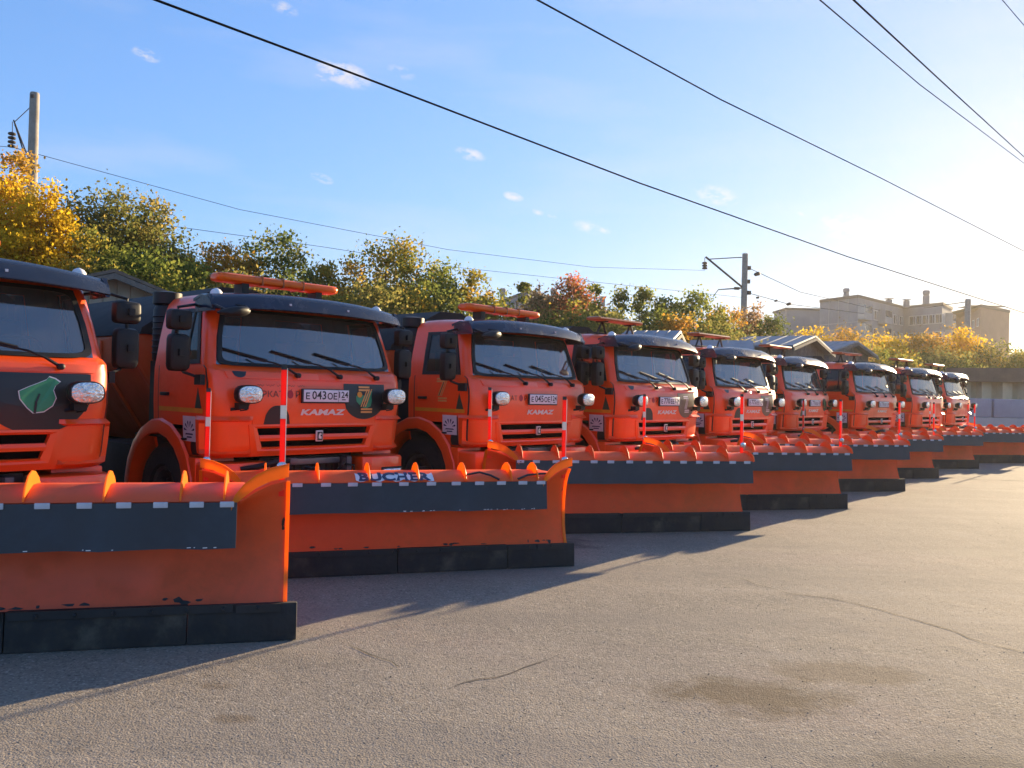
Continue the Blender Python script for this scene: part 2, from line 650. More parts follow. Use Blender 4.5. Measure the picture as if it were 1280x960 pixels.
# ------------------------------------------------------------------ one truck (common parts)
def wheel(parent, x, y, rad=.54, wid=.34, out=1):
    mt = Matrix.Translation((x, y, rad)) @ Matrix.Rotation(R(90) * out, 4, 'Y')
    h = wid / 2
    t = MB().lathe([(.30, -h), (rad - .06, -h), (rad - .012, -h + .04), (rad, -h * .3), (rad, h * .3), (rad - .012, h - .04), (rad - .06, h), (.31, h), (.29, h - .05), (.29, -h + .05)], 28, mtx=mt)
    to = t.build('wheel', M['tyre'], parent, smooth=30)
    r = MB().lathe([(.292, -.1), (.292, h - .03), (.25, h - .04), (.22, .02), (.13, .03), (.12, h - .01), (.05, h), (.01, h + .005)], 20, mtx=mt)
    for k in range(8):
        a = k * math.pi / 4
        r.box(mt @ Vector((.18 * math.cos(a), .18 * math.sin(a), .045)), (.03, .03, .03))
    r.build('rim', M['steel'], to, smooth=30)
    return to


def build_truck():
    t = empty('plough_truck')
    cab = cab_shell(0.0).build('cab', M['paint'], t, smooth=38)
    cab_shell(-.028).build('cab_lining', M['lining'], cab, smooth=38)
    # ---- windscreen with rubber surround
    mb = MB()
    zs = [1.885, 1.94, 2.02, 2.10, 2.18, 2.26, 2.34, 2.40, 2.45]
    us = [-1, -.97, -.9, -.7, -.45, -.2, 0, .2, .45, .7, .9, .97, 1]
    mb2 = MB()
    vs = [CP(abs(u), z, .002, 1 if u >= 0 else -1) for z in zs for u in us]
    n = len(us)
    mb.add(vs, [(i * n + j, i * n + j + 1, (i + 1) * n + j + 1, (i + 1) * n + j) for i in range(len(zs) - 1) for j in range(n - 1)])
    ws = mb.build('windscreen', M['glass'], t, smooth=40)
    # surround: band between a rounded inner outline and the edge of the opening
    ni = 48
    inner, outer = [], []
    for k in range(ni):
        a = 2 * math.pi * k / ni
        ca, sa = math.cos(a), math.sin(a)
        e = .17
        se = lambda v: math.copysign(abs(v) ** e, v)
        inner.append((se(ca) * .955, .5 + se(sa) * .455))
        outer.append((se(ca) * 1.0, .5 + se(sa) * .515))
    g = MB()
    put = lambda p, off: CP(min(abs(p[0]), 1.0), lerp(1.885, 2.45, p[1]), off, 1 if p[0] >= 0 else -1)
    rings = [[put(p, .001) for p in inner], [put(p, .018) for p in inner], [put(p, .018) for p in outer], [put(p, .001) for p in outer]]
    for a in range(3):
        vsr = rings[a] + rings[a + 1]
        g.add(vsr, [(k, (k + 1) % ni, ni + (k + 1) % ni, ni + k) for k in range(ni)])
    g.build('windscreen_seal', M['black'], ws, smooth=50)
    # ---- bonnet strip below the windscreen, front panel trims
    mb = MB()
    for sgn in (1, -1):
        patch(mb, [K(0), K(.3), K(.6), K(.85), K(.995)], [1.755, 1.79, 1.825], .012, .03, sgn)
    mb.build('bonnet_strip', M['paint'], t, smooth=40, bevel=.004)
    # ---- grille: frame with a tapering hole, two bars, dark back
    gy = lambda x, d: CP(qx(min(abs(x), .98), 1.15), 1.15, d, 1 if x >= 0 else -1)
    fr = MB()
    out_o = [(-.76, 1.015), (-.4, 1.012), (0, 1.01), (.4, 1.012), (.76, 1.015), (.80, 1.30), (.4, 1.302), (0, 1.303), (-.4, 1.302), (-.80, 1.30)]
    inn_o = [(-.635, 1.058), (-.35, 1.055), (0, 1.054), (.35, 1.055), (.635, 1.058), (.705, 1.262), (.35, 1.264), (0, 1.265), (-.35, 1.264), (-.705, 1.262)]
    P3 = lambda p, d: Vector((p[0], prof(p[1])[1] + .03 * (p[0] / .98) ** 2 - d, p[1]))
    lay = [[P3(p, -.01) for p in out_o], [P3(p, .012) for p in out_o], [P3((lerp(p[0], q[0], .5), lerp(p[1], q[1], .5)), .016) for p, q in zip(out_o, inn_o)], [P3(p, .0) for p in inn_o], [P3(p, -.07) for p in inn_o]]
    for a in range(4):
        k = len(out_o)
        fr.add(lay[a] + lay[a + 1], [(i, (i + 1) % k, k + (i + 1) % k, k + i) for i in range(k)])
    grille = fr.build('grille', M['paint'], t, smooth=25)
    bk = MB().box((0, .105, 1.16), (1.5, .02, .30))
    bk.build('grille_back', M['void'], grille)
    for zc, hh, hw in ((1.162, .058, .672), (1.062, .018, .64)):
        b = MB()
        xs = [-hw, -hw * .5, 0, hw * .5, hw]
        ringsb = []
        for x in xs:
            y0 = prof(zc)[1] + .03 * (x / .98) ** 2
            ringsb.append([Vector((x, y0 - .004, zc - hh / 2)), Vector((x, y0 - .010, zc)), Vector((x, y0 + .004, zc + hh / 2)), Vector((x, y0 + .06, zc + hh / 2)), Vector((x, y0 + .06, zc - hh / 2))])
        b.loft(ringsb)
        b.build('grille_bar', M['paint'], grille, smooth=25)
    # badge
    bd = MB().box((0, -.014, 1.175), (.085, .02, .115))
    bo = bd.build('badge', M['chromelet'], t, bevel=.008)
    b2 = MB().box((0, -.027, 1.175), (.06, .008, .09)).build('badge_field', M['ink'], bo)
    fnb = lambda x, z: Vector((x, -.0325, z))
    decal('badge_mark', M['chromelet'], bo, [[(-.018, 1.15), (.016, 1.143), (.018, 1.168), (.004, 1.172), (.004, 1.185), (.02, 1.19), (.008, 1.208), (-.012, 1.20), (-.02, 1.18)]], fnb)
    # ---- lower corner panels with a recess
    for sgn in (1, -1):
        mb = MB()
        qf = [KX(.76), KX(.84), K(1.05), K(1.35), K(1.7), K(2.0), KY(.30), KY(.36)]
        zz = [.985, 1.02, 1.06, 1.19, 1.31, 1.345, 1.38]

        def offs(i, j):
            if i in (0, 6) or j == 7:
                return .012
            if j == 0:
                return .004
            if 2 <= i <= 4 and 1 <= j <= 4:
                return -.055
            return .055
        qf2 = [KX(.76), lambda z: qx(.80 + .06 * (z < 1.2) * 0, z), K(1.0), K(1.3), K(1.6), K(1.95), KY(.27), KY(.33)]
        patch(mb, qf2, zz, .05, .03, sgn, offs=offs)
        mb.build('corner_panel', M['paint'], t, smooth=35)
    # ---- doors
    for sgn in (-1, 1):
        mb = MB()
        zz = [1.0, 1.10, 1.275, 1.42, 1.56, 1.70, 1.84, 1.872]
        qf = [K(1.86), K(1.95), KY(.40), KY(.62), KY(.80), KY(.98), KY(1.15)]
        arch = lambda i, j: (j >= 3 and i <= 1)
        patch(mb, qf, zz, .009, .02, sgn, mask=arch)
        d = mb.build('door', M['paint'], t, smooth=40)
        for qa, qb, zq in ((K(1.80), K(1.86), zz), (KY(1.15), KY(1.168), zz[2:])):
            mb = MB()
            patch(mb, [qa, qb], zq, .006, .02, sgn)
            mb.build('door_gap', M['ink'], d)
        # window frame strips
        mb = MB()
        wz = [1.885, 1.93, 2.16, 2.41, 2.45]
        f0 = lambda z: qy(wf(z) - .02, z)
        f1 = lambda z: qy(wf(z) + .03, z)
        f2, f3 = KY(.95), KY(1.02)
        patch(mb, [f0, f1, KY(.70), f2, f3], wz, .012, .025, sgn, mask=lambda i, j: 1 <= i <= 2 and 1 <= j <= 2)
        mb.build('window_frame', M['black'], d, smooth=40)
        mb = MB()
        patch(mb, [f1, KY(.70), f2], [1.93, 2.16, 2.41], .003, .006, sgn)
        mb.build('door_window', M['sideglass'], d)
        mb = MB()
        patch(mb, [KY(.585), KY(.61)], [1.92, 2.16, 2.42], .012, .03, sgn)
        mb.build('window_divider', M['black'], d)
        hb = MB().box(side_pt(.98, 1.58, .025, sgn), (.035, .15, .035))
        hb.build('door_handle', M['black'], d, bevel=.008)
    # ---- rear windows
    mb = MB()
    for sgn in (1, -1):
        vs = [CP(q, z, -.01, sgn) for z in (1.89, 2.44) for q in (3.2, 3.8)]
        mb.add(vs, [(0, 1, 3, 2)])
    mb.build('rear_window', M['sideglass'], t)
    # ---- sun visor
    mb = MB()
    rings = []
    for k in range(-10, 11):
        u = k / 10
        x = 1.17 * u
        dr = .07 * abs(u) ** 2.4
        yb = .11 * abs(u) ** 2.5
        p = [(.46 + yb * .3, 2.645 - dr * 1.6), (.24 + yb, 2.64 - dr), (.12 + yb, 2.622 - dr), (.05 + yb, 2.575 - dr), (.005 + yb, 2.465 - dr * .6), (.02 + yb, 2.455 - dr * .6), (.07 + yb, 2.55 - dr), (.14 + yb, 2.595 - dr), (.25 + yb, 2.61 - dr), (.46 + yb * .3, 2.615 - dr * 1.6)]
        rings.append([Vector((x, a, b)) for a, b in p])
    mb.loft(rings)
    # end cheeks of the visor
    for sgn in (1, -1):
        o2 = [(.46, 2.53), (.20, 2.565), (.15, 2.50), (.12, 2.40), (.46, 2.40)]
        mb.prism(o2, lambda p, k, s=sgn: Vector((s * (1.13 + .035 * k), p[0], p[1])))
    vis = mb.build('sun_visor', M['visor'], t, smooth=35)
    for x in (-1.0, 1.0):
        mb = MB().lathe([(.06, 0), (.058, .03), (.04, .055), (.01, .07)], 12, mtx=Matrix.Translation((x, .36, 2.575)))
        mb.build('marker_lamp', M['white'], t, smooth=50)
    for x in (-.36, .36):
        MB().box((x, .032, 2.52), (.02, .02, .02)).build('visor_screw', M['white'], vis)
    # ---- wipers
    for px0, tipx in ((-.27, -1.0), (.25, -.48), (.76, .03)):
        mb = MB()
        A = CP(qx(px0, 1.80), 1.80, .035, 1 if px0 >= 0 else -1)
        zt = 2.02
        tx = tipx + .26
        B = CP(min(qx(tx, zt), 1), 1.965, .035, 1 if tx >= 0 else -1)
        mid = A.lerp(B, .5) + Vector((0, -.03, .035))
        mb.lathe([(.026, -.02), (.026, .03), (.012, .04)], 10, mtx=Matrix.Translation(A) @ Matrix.Rotation(R(90), 4, 'X'))
        mb.tube([A, A.lerp(mid, .5) + Vector((0, -.012, .012)), mid, B], [.014, .012, .010, .008], 6)
        C0 = CP(min(qx(tipx, 2.045), 1), 2.045, .022, 1 if tipx >= 0 else -1)
        C1 = CP(qx(tipx + .46, 1.93), 1.945, .022, 1 if tipx + .46 >= 0 else -1)
        mb.tube([C0, C0.lerp(C1, .5) + Vector((0, -.006, 0)), C1], .011, 6)
        mb.build('wiper', M['black'], t, smooth=40)
    # ---- high-mounted working lamps
    for sgn in (-1, 1):
        cx, cz, cy = sgn * .90, 1.60, -.115
        mb = MB()
        ro = []
        for (yy, sx, sz) in ((.095, .05, .05), (.07, .10, .07), (.02, .135, .09), (-.03, .140, .092), (-.055, .135, .088)):
            ring = []
            for k in range(20):
                a = 2 * math.pi * k / 20
                c_, s_ = math.cos(a), math.sin(a)
                ring.append(Vector((cx + sx * math.copysign(abs(c_) ** .7, c_), cy + yy, cz + sz * math.copysign(abs(s_) ** .75, s_))))
            ro.append(ring)
        mb.loft(ro)
        mb.box((cx - .02, cy + .07, cz - .115), (.10, .09, .06))
        mb.tube([(cx - .02, cy + .07, cz - .09), (cx - .02, cy + .10, cz - .14), (cx - .10, .02, cz - .15)], .016, 6)
        mb.tube([(cx + .06, cy + .06, cz - .08), (cx + .03, cy + .06, cz - .15), (cx - .03, cy + .08, cz - .16)], .008, 6)
        la = mb.build('working_lamp', M['black'], t, smooth=40)
        mb = MB()
        ro = []
        for (yy, s) in ((-.054, .93), (-.066, .90), (-.074, .6), (-.077, .05)):
            ring = []
            for k in range(20):
                a = 2 * math.pi * k / 20
                c_, s_ = math.cos(a), math.sin(a)
                ring.append(Vector((cx + .135 * s * math.copysign(abs(c_) ** .7, c_), cy + yy, cz + .088 * s * math.copysign(abs(s_) ** .75, s_))))
            ro.append(ring)
        mb.loft(ro)
        mb.build('lens', M['chrome'], la, smooth=40)
    # ---- bumper, headlights, dark bay between
    for sgn in (-1, 1):
        mb = MB()
        sec = [(.57, -.02), (.66, -.07), (1.02, -.055), (1.16, .02), (1.20, .14), (1.20, .40), (.60, .40)]
        rr = []
        for z, e in ((.58, .93), (.62, 1.0), (.80, 1.0), (.905, 1.0), (.93, .96)):
            rr.append([Vector((sgn * x * (1 if x < .7 else e ** .3), y + .02 * (1 - e) * 10, z)) for x, y in sec])
        mb.loft(rr)
        bp = mb.build('bumper', M['paint'], t, smooth=30, bevel=.012)
        mb = MB()
        mb.box((sgn * .95, -.068, .715), (.25, .03, .15))
        mb.build('headlight', M['chrome'], bp, bevel=.02, seg=3)
        mb = MB()
        mb.box((sgn * .95, -.064, .715), (.30, .012, .19))
        mb.build('headlight_surround', M['black'], bp, bevel=.01)
    mb = MB()
    mb.box((0, .22, .78), (1.14, .05, .34))
    for x in (-.42, .42):
        mb.box((x, .10, .76), (.07, .16, .36), 1)
    mb.box((0, .14, .90), (.74, .05, .07), 1)
    mb.box((0, .12, .66), (.90, .12, .10), 0)
    for k in range(9):
        mb.box((-.32 + k * .08, .185, .80), (.012, .02, .2), 0)
    mb.build('mounting_frame', [M['chassis'], M['steel']], t, bevel=.006)
    mb = MB()
    for (x0, x1, z0, z1, r_) in ((-.30, -.48, .88, .70, .02), (-.12, .18, .85, .66, .018), (.20, .36, .70, .90, .016), (.36, .50, .86, .72, .014), (-.2, .05, .70, .72, .03), (.45, .62, .78, .62, .012)):
        mb.tube([(x0, .06, z0), ((x0 + x1) / 2, -.05, (z0 + z1) / 2 + .06), (x1, .02, z1)], r_, 6)
    mb.build('hydraulic_hose', M['black'], t, smooth=50)
    # tow lamp arm seen over the near bumper corner
    mb = MB()
    mb.tube([(-.92, -.06, .88), (-.80, -.16, .90), (-.62, -.24, .95), (-.50, -.26, .95)], [.02, .03, .03, .025], 8)
    arm = mb.build('hydraulic_arm', M['black'], t, smooth=40)
    MB().box((-.47, -.26, .95), (.09, .06, .06)).build('arm_end', M['steel'], arm, bevel=.01)
    # ---- wheel arch, step, wheels
    for sgn in (-1, 1):
        mb = MB()
        rings = []
        for k in range(13):
            a = R(lerp(-18, 190, k / 12))
            c_, s_ = math.cos(a), math.sin(a)
            yy, zz_ = 1.08, .55
            lo, hi = .63, .78
            rings.append([Vector((sgn * 1.20, yy - c_ * hi, zz_ + s_ * hi)), Vector((sgn * 1.225, yy - c_ * (hi - .02), zz_ + s_ * (hi - .02))), Vector((sgn * 1.24, yy - c_ * (lo + .05), zz_ + s_ * (lo + .05))), Vector((sgn * 1.236, yy - c_ * lo, zz_ + s_ * lo)), Vector((sgn * .76, yy - c_ * lo, zz_ + s_ * lo)), Vector((sgn * .76, yy - c_ * (lo + .04), zz_ + s_ * (lo + .04))), Vector((sgn * 1.18, yy - c_ * (lo + .04), zz_ + s_ * (lo + .04)))])
        mb.loft(rings)
        fe = mb.build('mudguard', M['paint'], t, smooth=35)
        mb = MB()
        mb.box((sgn * .98, 1.08, 1.14), (.46, 1.1, .02))
        mb.box((sgn * .74, 1.08, .85), (.02, 1.3, .6))
        mb.build('mudguard_liner', M['black'], fe)
        mb = MB()
        sec = [(.30, .46), (.30, .97), (.62, .97), (.50, .80), (.46, .46)]
        mb.prism(sec, lambda p, k, s=sgn: Vector((s * (.80 + .41 * k), p[0] - .02, p[1])))
        st = mb.build('step_panel', M['paint'], t, bevel=.015)
        mb = MB().lathe([(.10, 0), (.10, .006), (.085, .008), (.08, -.01)], 18, mtx=Matrix.Translation((sgn * 1.212, .39, .66)) @ Matrix.Rotation(R(90) * sgn, 4, 'Y') @ Matrix.Diagonal((.28, 1, 1, 1)))
        mb.build('step_recess', M['black'], st, smooth=40)
        wheel(t, sgn * .99, 1.08, out=sgn)
        for y in (4.4, 5.75):
            wheel(t, sgn * .93, y, wid=.5, out=sgn)
    # ---- mirrors
    for sgn in (-1, 1):
        mb = MB()
        mx, my = sgn * 1.40, .33
        mb.tube([(sgn * 1.05, .44, 2.43), (sgn * 1.22, .36, 2.46), (mx, my, 2.42), (mx, my, 2.3), (mx, my, 1.86), (sgn * 1.34, my - .02, 1.80), (sgn * 1.20, .24, 1.745)], .014, 8)
        mb.box((sgn * 1.22, .22, 1.73), (.05, .12, .10))
        fm = mb.build('mirror_bracket', M['black'], t, smooth=40)
        for (zc, hh, ww) in ((2.30, .20, .23), (1.985, .36, .21)):
            mb = MB()
            rr = []
            for (yy, e) in ((-.075, .72), (-.06, .92), (-.02, 1.0), (.025, 1.0), (.03, .95)):
                ring = []
                for k in range(16):
                    a = 2 * math.pi * k / 16
                    c_, s_ = math.cos(a), math.sin(a)
                    ring.append(Vector((mx - sgn * .01 + ww / 2 * e * math.copysign(abs(c_) ** .35, c_), my + yy, zc + hh / 2 * e * math.copysign(abs(s_) ** .35, s_))))
                rr.append(ring)
            mb.loft(rr)
            mb.box((mx, my - .085, zc), (.05, .05, .06))
            mb.build('mirror_head', M['black'], fm, smooth=35)
    # front kerb mirror under the visor's near corner
    mb = MB()
    rr = []
    for (yy, e) in ((-.07, .25), (-.055, .7), (-.02, .98), (.01, 1.0), (.015, .95)):
        rr.append([Vector((-1.06 + .17 * e * math.cos(2 * math.pi * k / 18), -.10 + yy * .8, 2.385 + (.05 + .018 * math.cos(2 * math.pi * k / 18)) * e * math.sin(2 * math.pi * k / 18) + .02 * math.cos(2 * math.pi * k / 18))) for k in range(18)])
    mb.loft(rr)
    mb.tube([(-1.12, .30, 2.46), (-1.16, .08, 2.45), (-1.14, -.08, 2.40)], .014, 6)
    mb.tube([(-.90, -.12, 2.41), (-.93, -.08, 2.45), (-.95, .06, 2.47)], .010, 6)
    mb.build('front_mirror', M['black'], t, smooth=40)
    # ---- interior
    mb = MB()
    mb.box((0, .42, 1.62), (2.0, .42, .5))
    mb.box((0, .80, 1.02), (2.1, .9, .06))
    mb.build('dashboard', M['lining'], t, bevel=.05)
    for x in (-.62, .55):
        mb = MB()
        mb.box((x, .86, 1.62), (.5, .42, .14))
        mb.box((x, 1.08, 1.92), (.48, .14, .58))
        mb.box((x, 1.10, 2.28), (.28, .1, .16))
        mb.build('seat', M['seat'], t, bevel=.05, seg=3)
    mb = MB()
    mtx = Matrix.Translation((.55, .56, 1.93)) @ Matrix.Rotation(R(-28), 4, 'X')
    mb.tube([mtx @ Vector((.23 * math.cos(a), .23 * math.sin(a), 0)) for a in [2 * math.pi * k / 20 for k in range(21)]], .016, 6)
    mb.box(mtx @ Vector((0, 0, -.01)), (.44, .05, .03), rot=Matrix.Rotation(R(-28), 3, 'X'))
    mb.build('steering_wheel', M['seat'], t, smooth=40)
    # ---- chassis, air intake, hopper with tarpaulin
    mb = MB()
    for s in (-1, 1):
        mb.box((s * .42, 3.4, .78), (.10, 6.2, .26))
    for y in (.6, 1.9, 3.2, 4.6, 6.3):
        mb.box((0, y, .78), (.84, .12, .2))
    mb.box((-.85, 2.5, .72), (.5, 1.0, .55))
    mb.box((.85, 2.5, .72), (.5, 1.0, .5))
    mb.build('chassis', M['chassis'], t, bevel=.01)
    mb = MB()
    mb.lathe([(.13, 0), (.14, .03), (.14, .55), (.12, .6), (.15, .62), (.15, .74), (.05, .76)], 16, mtx=Matrix.Translation((-.98, 1.45, 1.92)))
    for k in range(7):
        mb.lathe([(.143, 0), (.15, .01), (.143, .02)], 16, mtx=Matrix.Translation((-.98, 1.45, 2.0 + .065 * k)))
    mb.box((-.9, 1.48, 1.55), (.36, .24, .75))
    mb.build('air_intake', M['black'], t, smooth=35)
    mb = MB().box((.9, 1.48, 1.5), (.4, .24, .85))
    mb.lathe([(.12, 0), (.12, .8), (.09, .85)], 14, mtx=Matrix.Translation((.98, 1.47, 1.9)))
    mb.build('exhaust_stack', M['black'], t, smooth=35)
    mb = MB()
    sec = [(-.45, .95), (.45, .95), (.62, 1.1), (1.14, 1.90), (1.14, 2.20), (1.09, 2.24), (-1.09, 2.24), (-1.14, 2.20), (-1.14, 1.90), (-.62, 1.1)]
    mb.prism(sec, lambda p, k: Vector((p[0], 1.75 + 4.9 * k, p[1])))
    hop = mb.build('hopper', M['hopper'], t, bevel=.015)
    for k in range(6):
        y = 1.74 + .985 * k
        for s in (-1, 1):
            mb = MB().prism([(1.145, 2.17), (1.17, 2.17), (1.17, 1.90), (.66, 1.10), (.62, 1.12), (1.145, 1.91)], lambda p, kk, s=s, y=y: Vector((s * p[0], y + .07 * kk, p[1])))
            mb.build('hopper_rib', M['hopper'], hop, bevel=.006)
    mb = MB()
    rings = []
    for k in range(12):
        y = 1.72 + .45 * k
        w_ = .03 * math.sin(k * 2.1)
        rings.append([Vector((-1.15, y, 2.22)), Vector((-1.13, y, 2.29)), Vector((-.72, y, 2.58 + w_)), Vector((-.22, y, 2.83)), Vector((.22, y, 2.84)), Vector((.72, y, 2.58 - w_)), Vector((1.13, y, 2.29)), Vector((1.15, y, 2.22))])
    mb.loft(rings)
    mb.build('tarpaulin', M['tarp'], hop, smooth=50)
    return t


def beacon_long(t):
    b = MB()
    rings = []
    for x, s in ((-.93, .55), (-.915, .8), (-.88, .97), (-.82, 1.0), (.42, 1.0), (.48, .97), (.515, .8), (.53, .55)):
        rings.append([Vector((x, .55 + .13 * s * math.copysign(abs(math.cos(a)) ** .6, math.cos(a)), 2.785 + .05 * s * math.copysign(abs(math.sin(a)) ** .7, math.sin(a)))) for a in [2 * math.pi * k / 14 for k in range(14)]])
    b.loft(rings)
    bo = b.build('light_bar', M['beacon'], t, smooth=40)
    for x in (-.62, .28):
        MB().box((x, .55, 2.69), (.08, .16, .10)).build('light_bar_bracket', M['black'], bo)
    b = MB()
    for x in (-.45, -.2, .05):
        b.box((x, .55, 2.785), (.012, .264, .104))
    b.build('light_bar_seam', M['beaconold'], bo)


def beacon_raised(t):
    b = MB()
    rings = []
    for x, s in ((-.98, .6), (-.95, 1.0), (.22, 1.0), (.25, .6)):
        rings.append([Vector((x, .75 + .14 * s * math.copysign(abs(math.cos(a)) ** .5, math.cos(a)), 2.865 + .030 * s * math.copysign(abs(math.sin(a)) ** .6, math.sin(a)))) for a in [2 * math.pi * k / 12 for k in range(12)]])
    b.loft(rings)
    bo = b.build('light_bar', M['beaconold'], t, smooth=40)
    mb = MB()
    for x in (-.72, .06):
        mb.tube([(x - .14, .75, 2.62), (x, .75, 2.84), (x + .12, .75, 2.62)], .018, 6)
        mb.box((x, .75, 2.83), (.06, .2, .02))
    mb.tube([(-1.05, .78, 2.64), (.9, .78, 2.66)], .02, 6)
    mb.build('light_bar_bracket', M['chassis'], bo, smooth=40)


# ------------------------------------------------------------------ the plough (a part of its truck, with sub-parts)
PL_L = 3.36
SEC = [(.02, .20), (.075, .30), (.115, .42), (.125, .55), (.11, .68), (.06, .79), (-.02, .855), (-.115, .885), (-.20, .885), (-.215, .90), (-.20, .92), (-.13, .955), (-.04, .985), (.06, .985), (.14, .93), (.165, .80), (.165, .55), (.15, .40), (.11, .28), (.05, .20)]
SECE = [(.02, .20), (.07, .30), (.10, .42), (.11, .55), (.105, .68), (.085, .80), (.06, .87), (.03, .93), (-.02, .985), (-.03, 1.0), (-.015, 1.015), (.02, 1.0), (.06, .95), (.10, .90), (.14, .84), (.155, .76), (.155, .55), (.14, .40), (.10, .28), (.05, .20)]


def build_plough(parent, ear=True):
    H = PL_L / 2
    pl = empty('snow_plough', parent=parent)
    us = [-H, -H + .10, -H + .20, -H + .28, -1.0, -.5, 0, .5, 1.0, H - .28, H - .20, H - .10, H]
    rings = []
    for u in us:
        e = max(0.0, (abs(u) - (H - .28)) / .28)
        e = (1 - (1 - e) ** 1.6) * (1.0 if ear or u < 0 else .0)
        rings.append([Vector((u, lerp(a[0], b[0], e), lerp(a[1], b[1], e))) for a, b in zip(SEC, SECE)])
    mb = MB().loft(rings)
    mb.build('mouldboard', M['plough'], pl, smooth=40)
    # bright plastic rims at both ends: an arch from the flap corner to the top of the end, and the upright edge
    for s in ((-1, 1) if ear else (-1,)):
        mb = MB()
        path = [(H - .335, -.235, .870), (H - .315, -.225, .925), (H - .265, -.205, .985), (H - .19, -.17, 1.040), (H - .10, -.13, 1.078), (H + .012, -.09, 1.10)]
        rr = []
        for (u, y, z), wd in zip(path, (.02, .03, .035, .04, .04, .04)):
            rr.append([Vector((s * u, y, z)), Vector((s * u, y + wd * .9, z + wd * .10 - .004)), Vector((s * u, y + wd * .9, z + wd * .10 + .010)), Vector((s * u, y, z + .014))])
        # drop the front face of the arch as a lip
        lip = []
        for (u, y, z), wd in zip(path, (.03, .06, .085, .09, .09, .09)):
            lip.append([Vector((s * u, y - .004, z - wd * .75)), Vector((s * u, y + .010, z - wd * .75)), Vector((s * u, y + .010, z + .014)), Vector((s * u, y - .004, z + .014))])
        mb.loft(rr)
        mb.loft(lip)
        edge = [(SECE[k][0] - .012, SECE[k][1]) for k in range(0, 10)]
        er = [[Vector((s * (H - .005), y, z)), Vector((s * (H + .022), y - .004, z)), Vector((s * (H + .022), y + .04, z)), Vector((s * (H - .005), y + .04, z))] for y, z in edge]
        mb.loft(er)
        mb.build('end_rim', M['ear'], pl, smooth=40)
    if not ear:
        mb = MB()
        out = SEC[:9] + [(-.225, .90), (-.20, .96), (-.12, 1.01), (-.02, 1.02), (.10, .98), (.17, .90), (.17, .55), (.15, .40), (.11, .28), (.05, .20)]
        mb.prism([(p[0] - .008, p[1]) for p in out], lambda p, k: Vector((H - .002 + .014 * k, p[0], p[1])))
        mb.build('end_cheek', M['plough'], pl, bevel=.003, seg=1)
    # ribs over the rolled top
    for u in ((-1.16, -.72, -.28, .16, .60, 1.04, 1.30) if ear else (-1.30, -.86, -.42, .02, .46, .90, 1.34)):
        mb = MB()
        out = [(-.225, .905), (-.19, .985), (-.13, 1.045), (-.06, 1.07), (.01, 1.06), (.08, 1.02), (.15, .94), (.14, .90), (.04, .975), (-.05, .975), (-.14, .945)]
        mb.prism(out, lambda p, k, u=u: Vector((u - .006 + .012 * k, p[0], p[1])))
        mb.build('rib', M['ear'] if ear else M['plough'], pl, bevel=.003, seg=1)  # ribs of the farther ploughs take the darker paint for the shade on them
    # flap hanging from the lip and its clips
    mb = MB()
    f0, f1 = -H + .30, (H - .30 if ear else H - .02)
    rr = []
    for k in range(15):
        u = lerp(f0, f1, k / 14)
        w_ = .006 * math.sin(k * 1.7)
        rr.append([Vector((u, -.232, .895)), Vector((u, -.240 + w_, .76)), Vector((u, -.250 + w_ * 2, .625 + .004 * math.sin(k * 2.3))), Vector((u, -.238 + w_ * 2, .625 + .004 * math.sin(k * 2.3))), Vector((u, -.228 + w_, .76)), Vector((u, -.219, .895))])
    mb.loft(rr)
    mb.build('deflector_flap', M['flap'], pl, smooth=30)
    cm = None
    for u in ((-1.33, -1.14, -.90, -.66, -.43, -.22, .02, .27, .50, .72, .93, 1.14, 1.32) if ear else (-1.33, -1.14, -.90, -.66, -.43, -.22, .02, .27, .50, .72, .93, 1.16, 1.38, 1.58)):
        if cm is None:
            c = MB().box((0, -.240, .885), (.085, .012, .034)).build('clip', M['clip'], pl, bevel=.004)
            cm = c
            MB().box((0, -.248, .882), (.02, .006, .01)).build('clip_bolt', M['ink'], c)
            c.location.x = u
        else:
            c2 = cm.copy()
            COL.objects.link(c2)
            c2.parent = pl
            c2.location.x = u
    # rubber edge in segments
    e0, e1 = -H - .03, H + .09
    cuts = [e0, -1.05, .02, 1.08, e1]
    for a, b in zip(cuts[:-1], cuts[1:]):
        mb = MB()
        jz = rnd.uniform(-.006, .006)
        mb.prism([(-.035, .003), (.03, .0), (.045, .235 + jz), (-.02, .24 + jz)], lambda p, k, a=a, b=b: Vector((lerp(a + .003, b - .003, k), p[0], p[1])))
        mb.build('rubber_edge', M['rubber'], pl, bevel=.008)
    mb = MB()
    for u0, u1, zz in ((-H + .02, .0, .215), (.04, H - .32, .218), (H - .30, H - .02, .21)):
        mb.box(((u0 + u1) / 2, -.03, zz), (u1 - u0, .014, .05), rot=None)
    k = -H + .12
    while k < H:
        mb.lathe([(.013, 0), (.011, .012), (.004, .016)], 8, mtx=Matrix.Translation((k, -.037, .215)) @ Matrix.Rotation(R(90), 4, 'X'))
        k += .22
    mb.build('clamp_bar', M['chassis'], pl)
    # marker poles at both ends with a small side lamp
    for s in (-1, 1):
        mb = MB()
        u, y = s * (H - .035), .02
        segs = [(.90, 1.39, 0), (1.39, 1.475, 1), (1.475, 1.70, 0), (1.70, 1.735, 2)]
        lean = rnd.uniform(-.02, .02)
        for z0, z1, mi in segs:
            mb.prism([(-.018, -.007), (.018, -.007), (.018, .007), (-.018, .007)], lambda p, k, z0=z0, z1=z1: Vector((u + p[0] + lean * (lerp(z0, z1, k) - 1), y + p[1], lerp(z0, z1, k))), mi)
        mb.box((u + .0205 + lean * .35, y, 1.40), (.005, .014, .62), 1)  # pale strip: sunlight on the pole's right edge, put into the colour
        mb.build('marker_pole', [M['red'], M['polewhite'], M['ink']], pl)
        mb = MB()
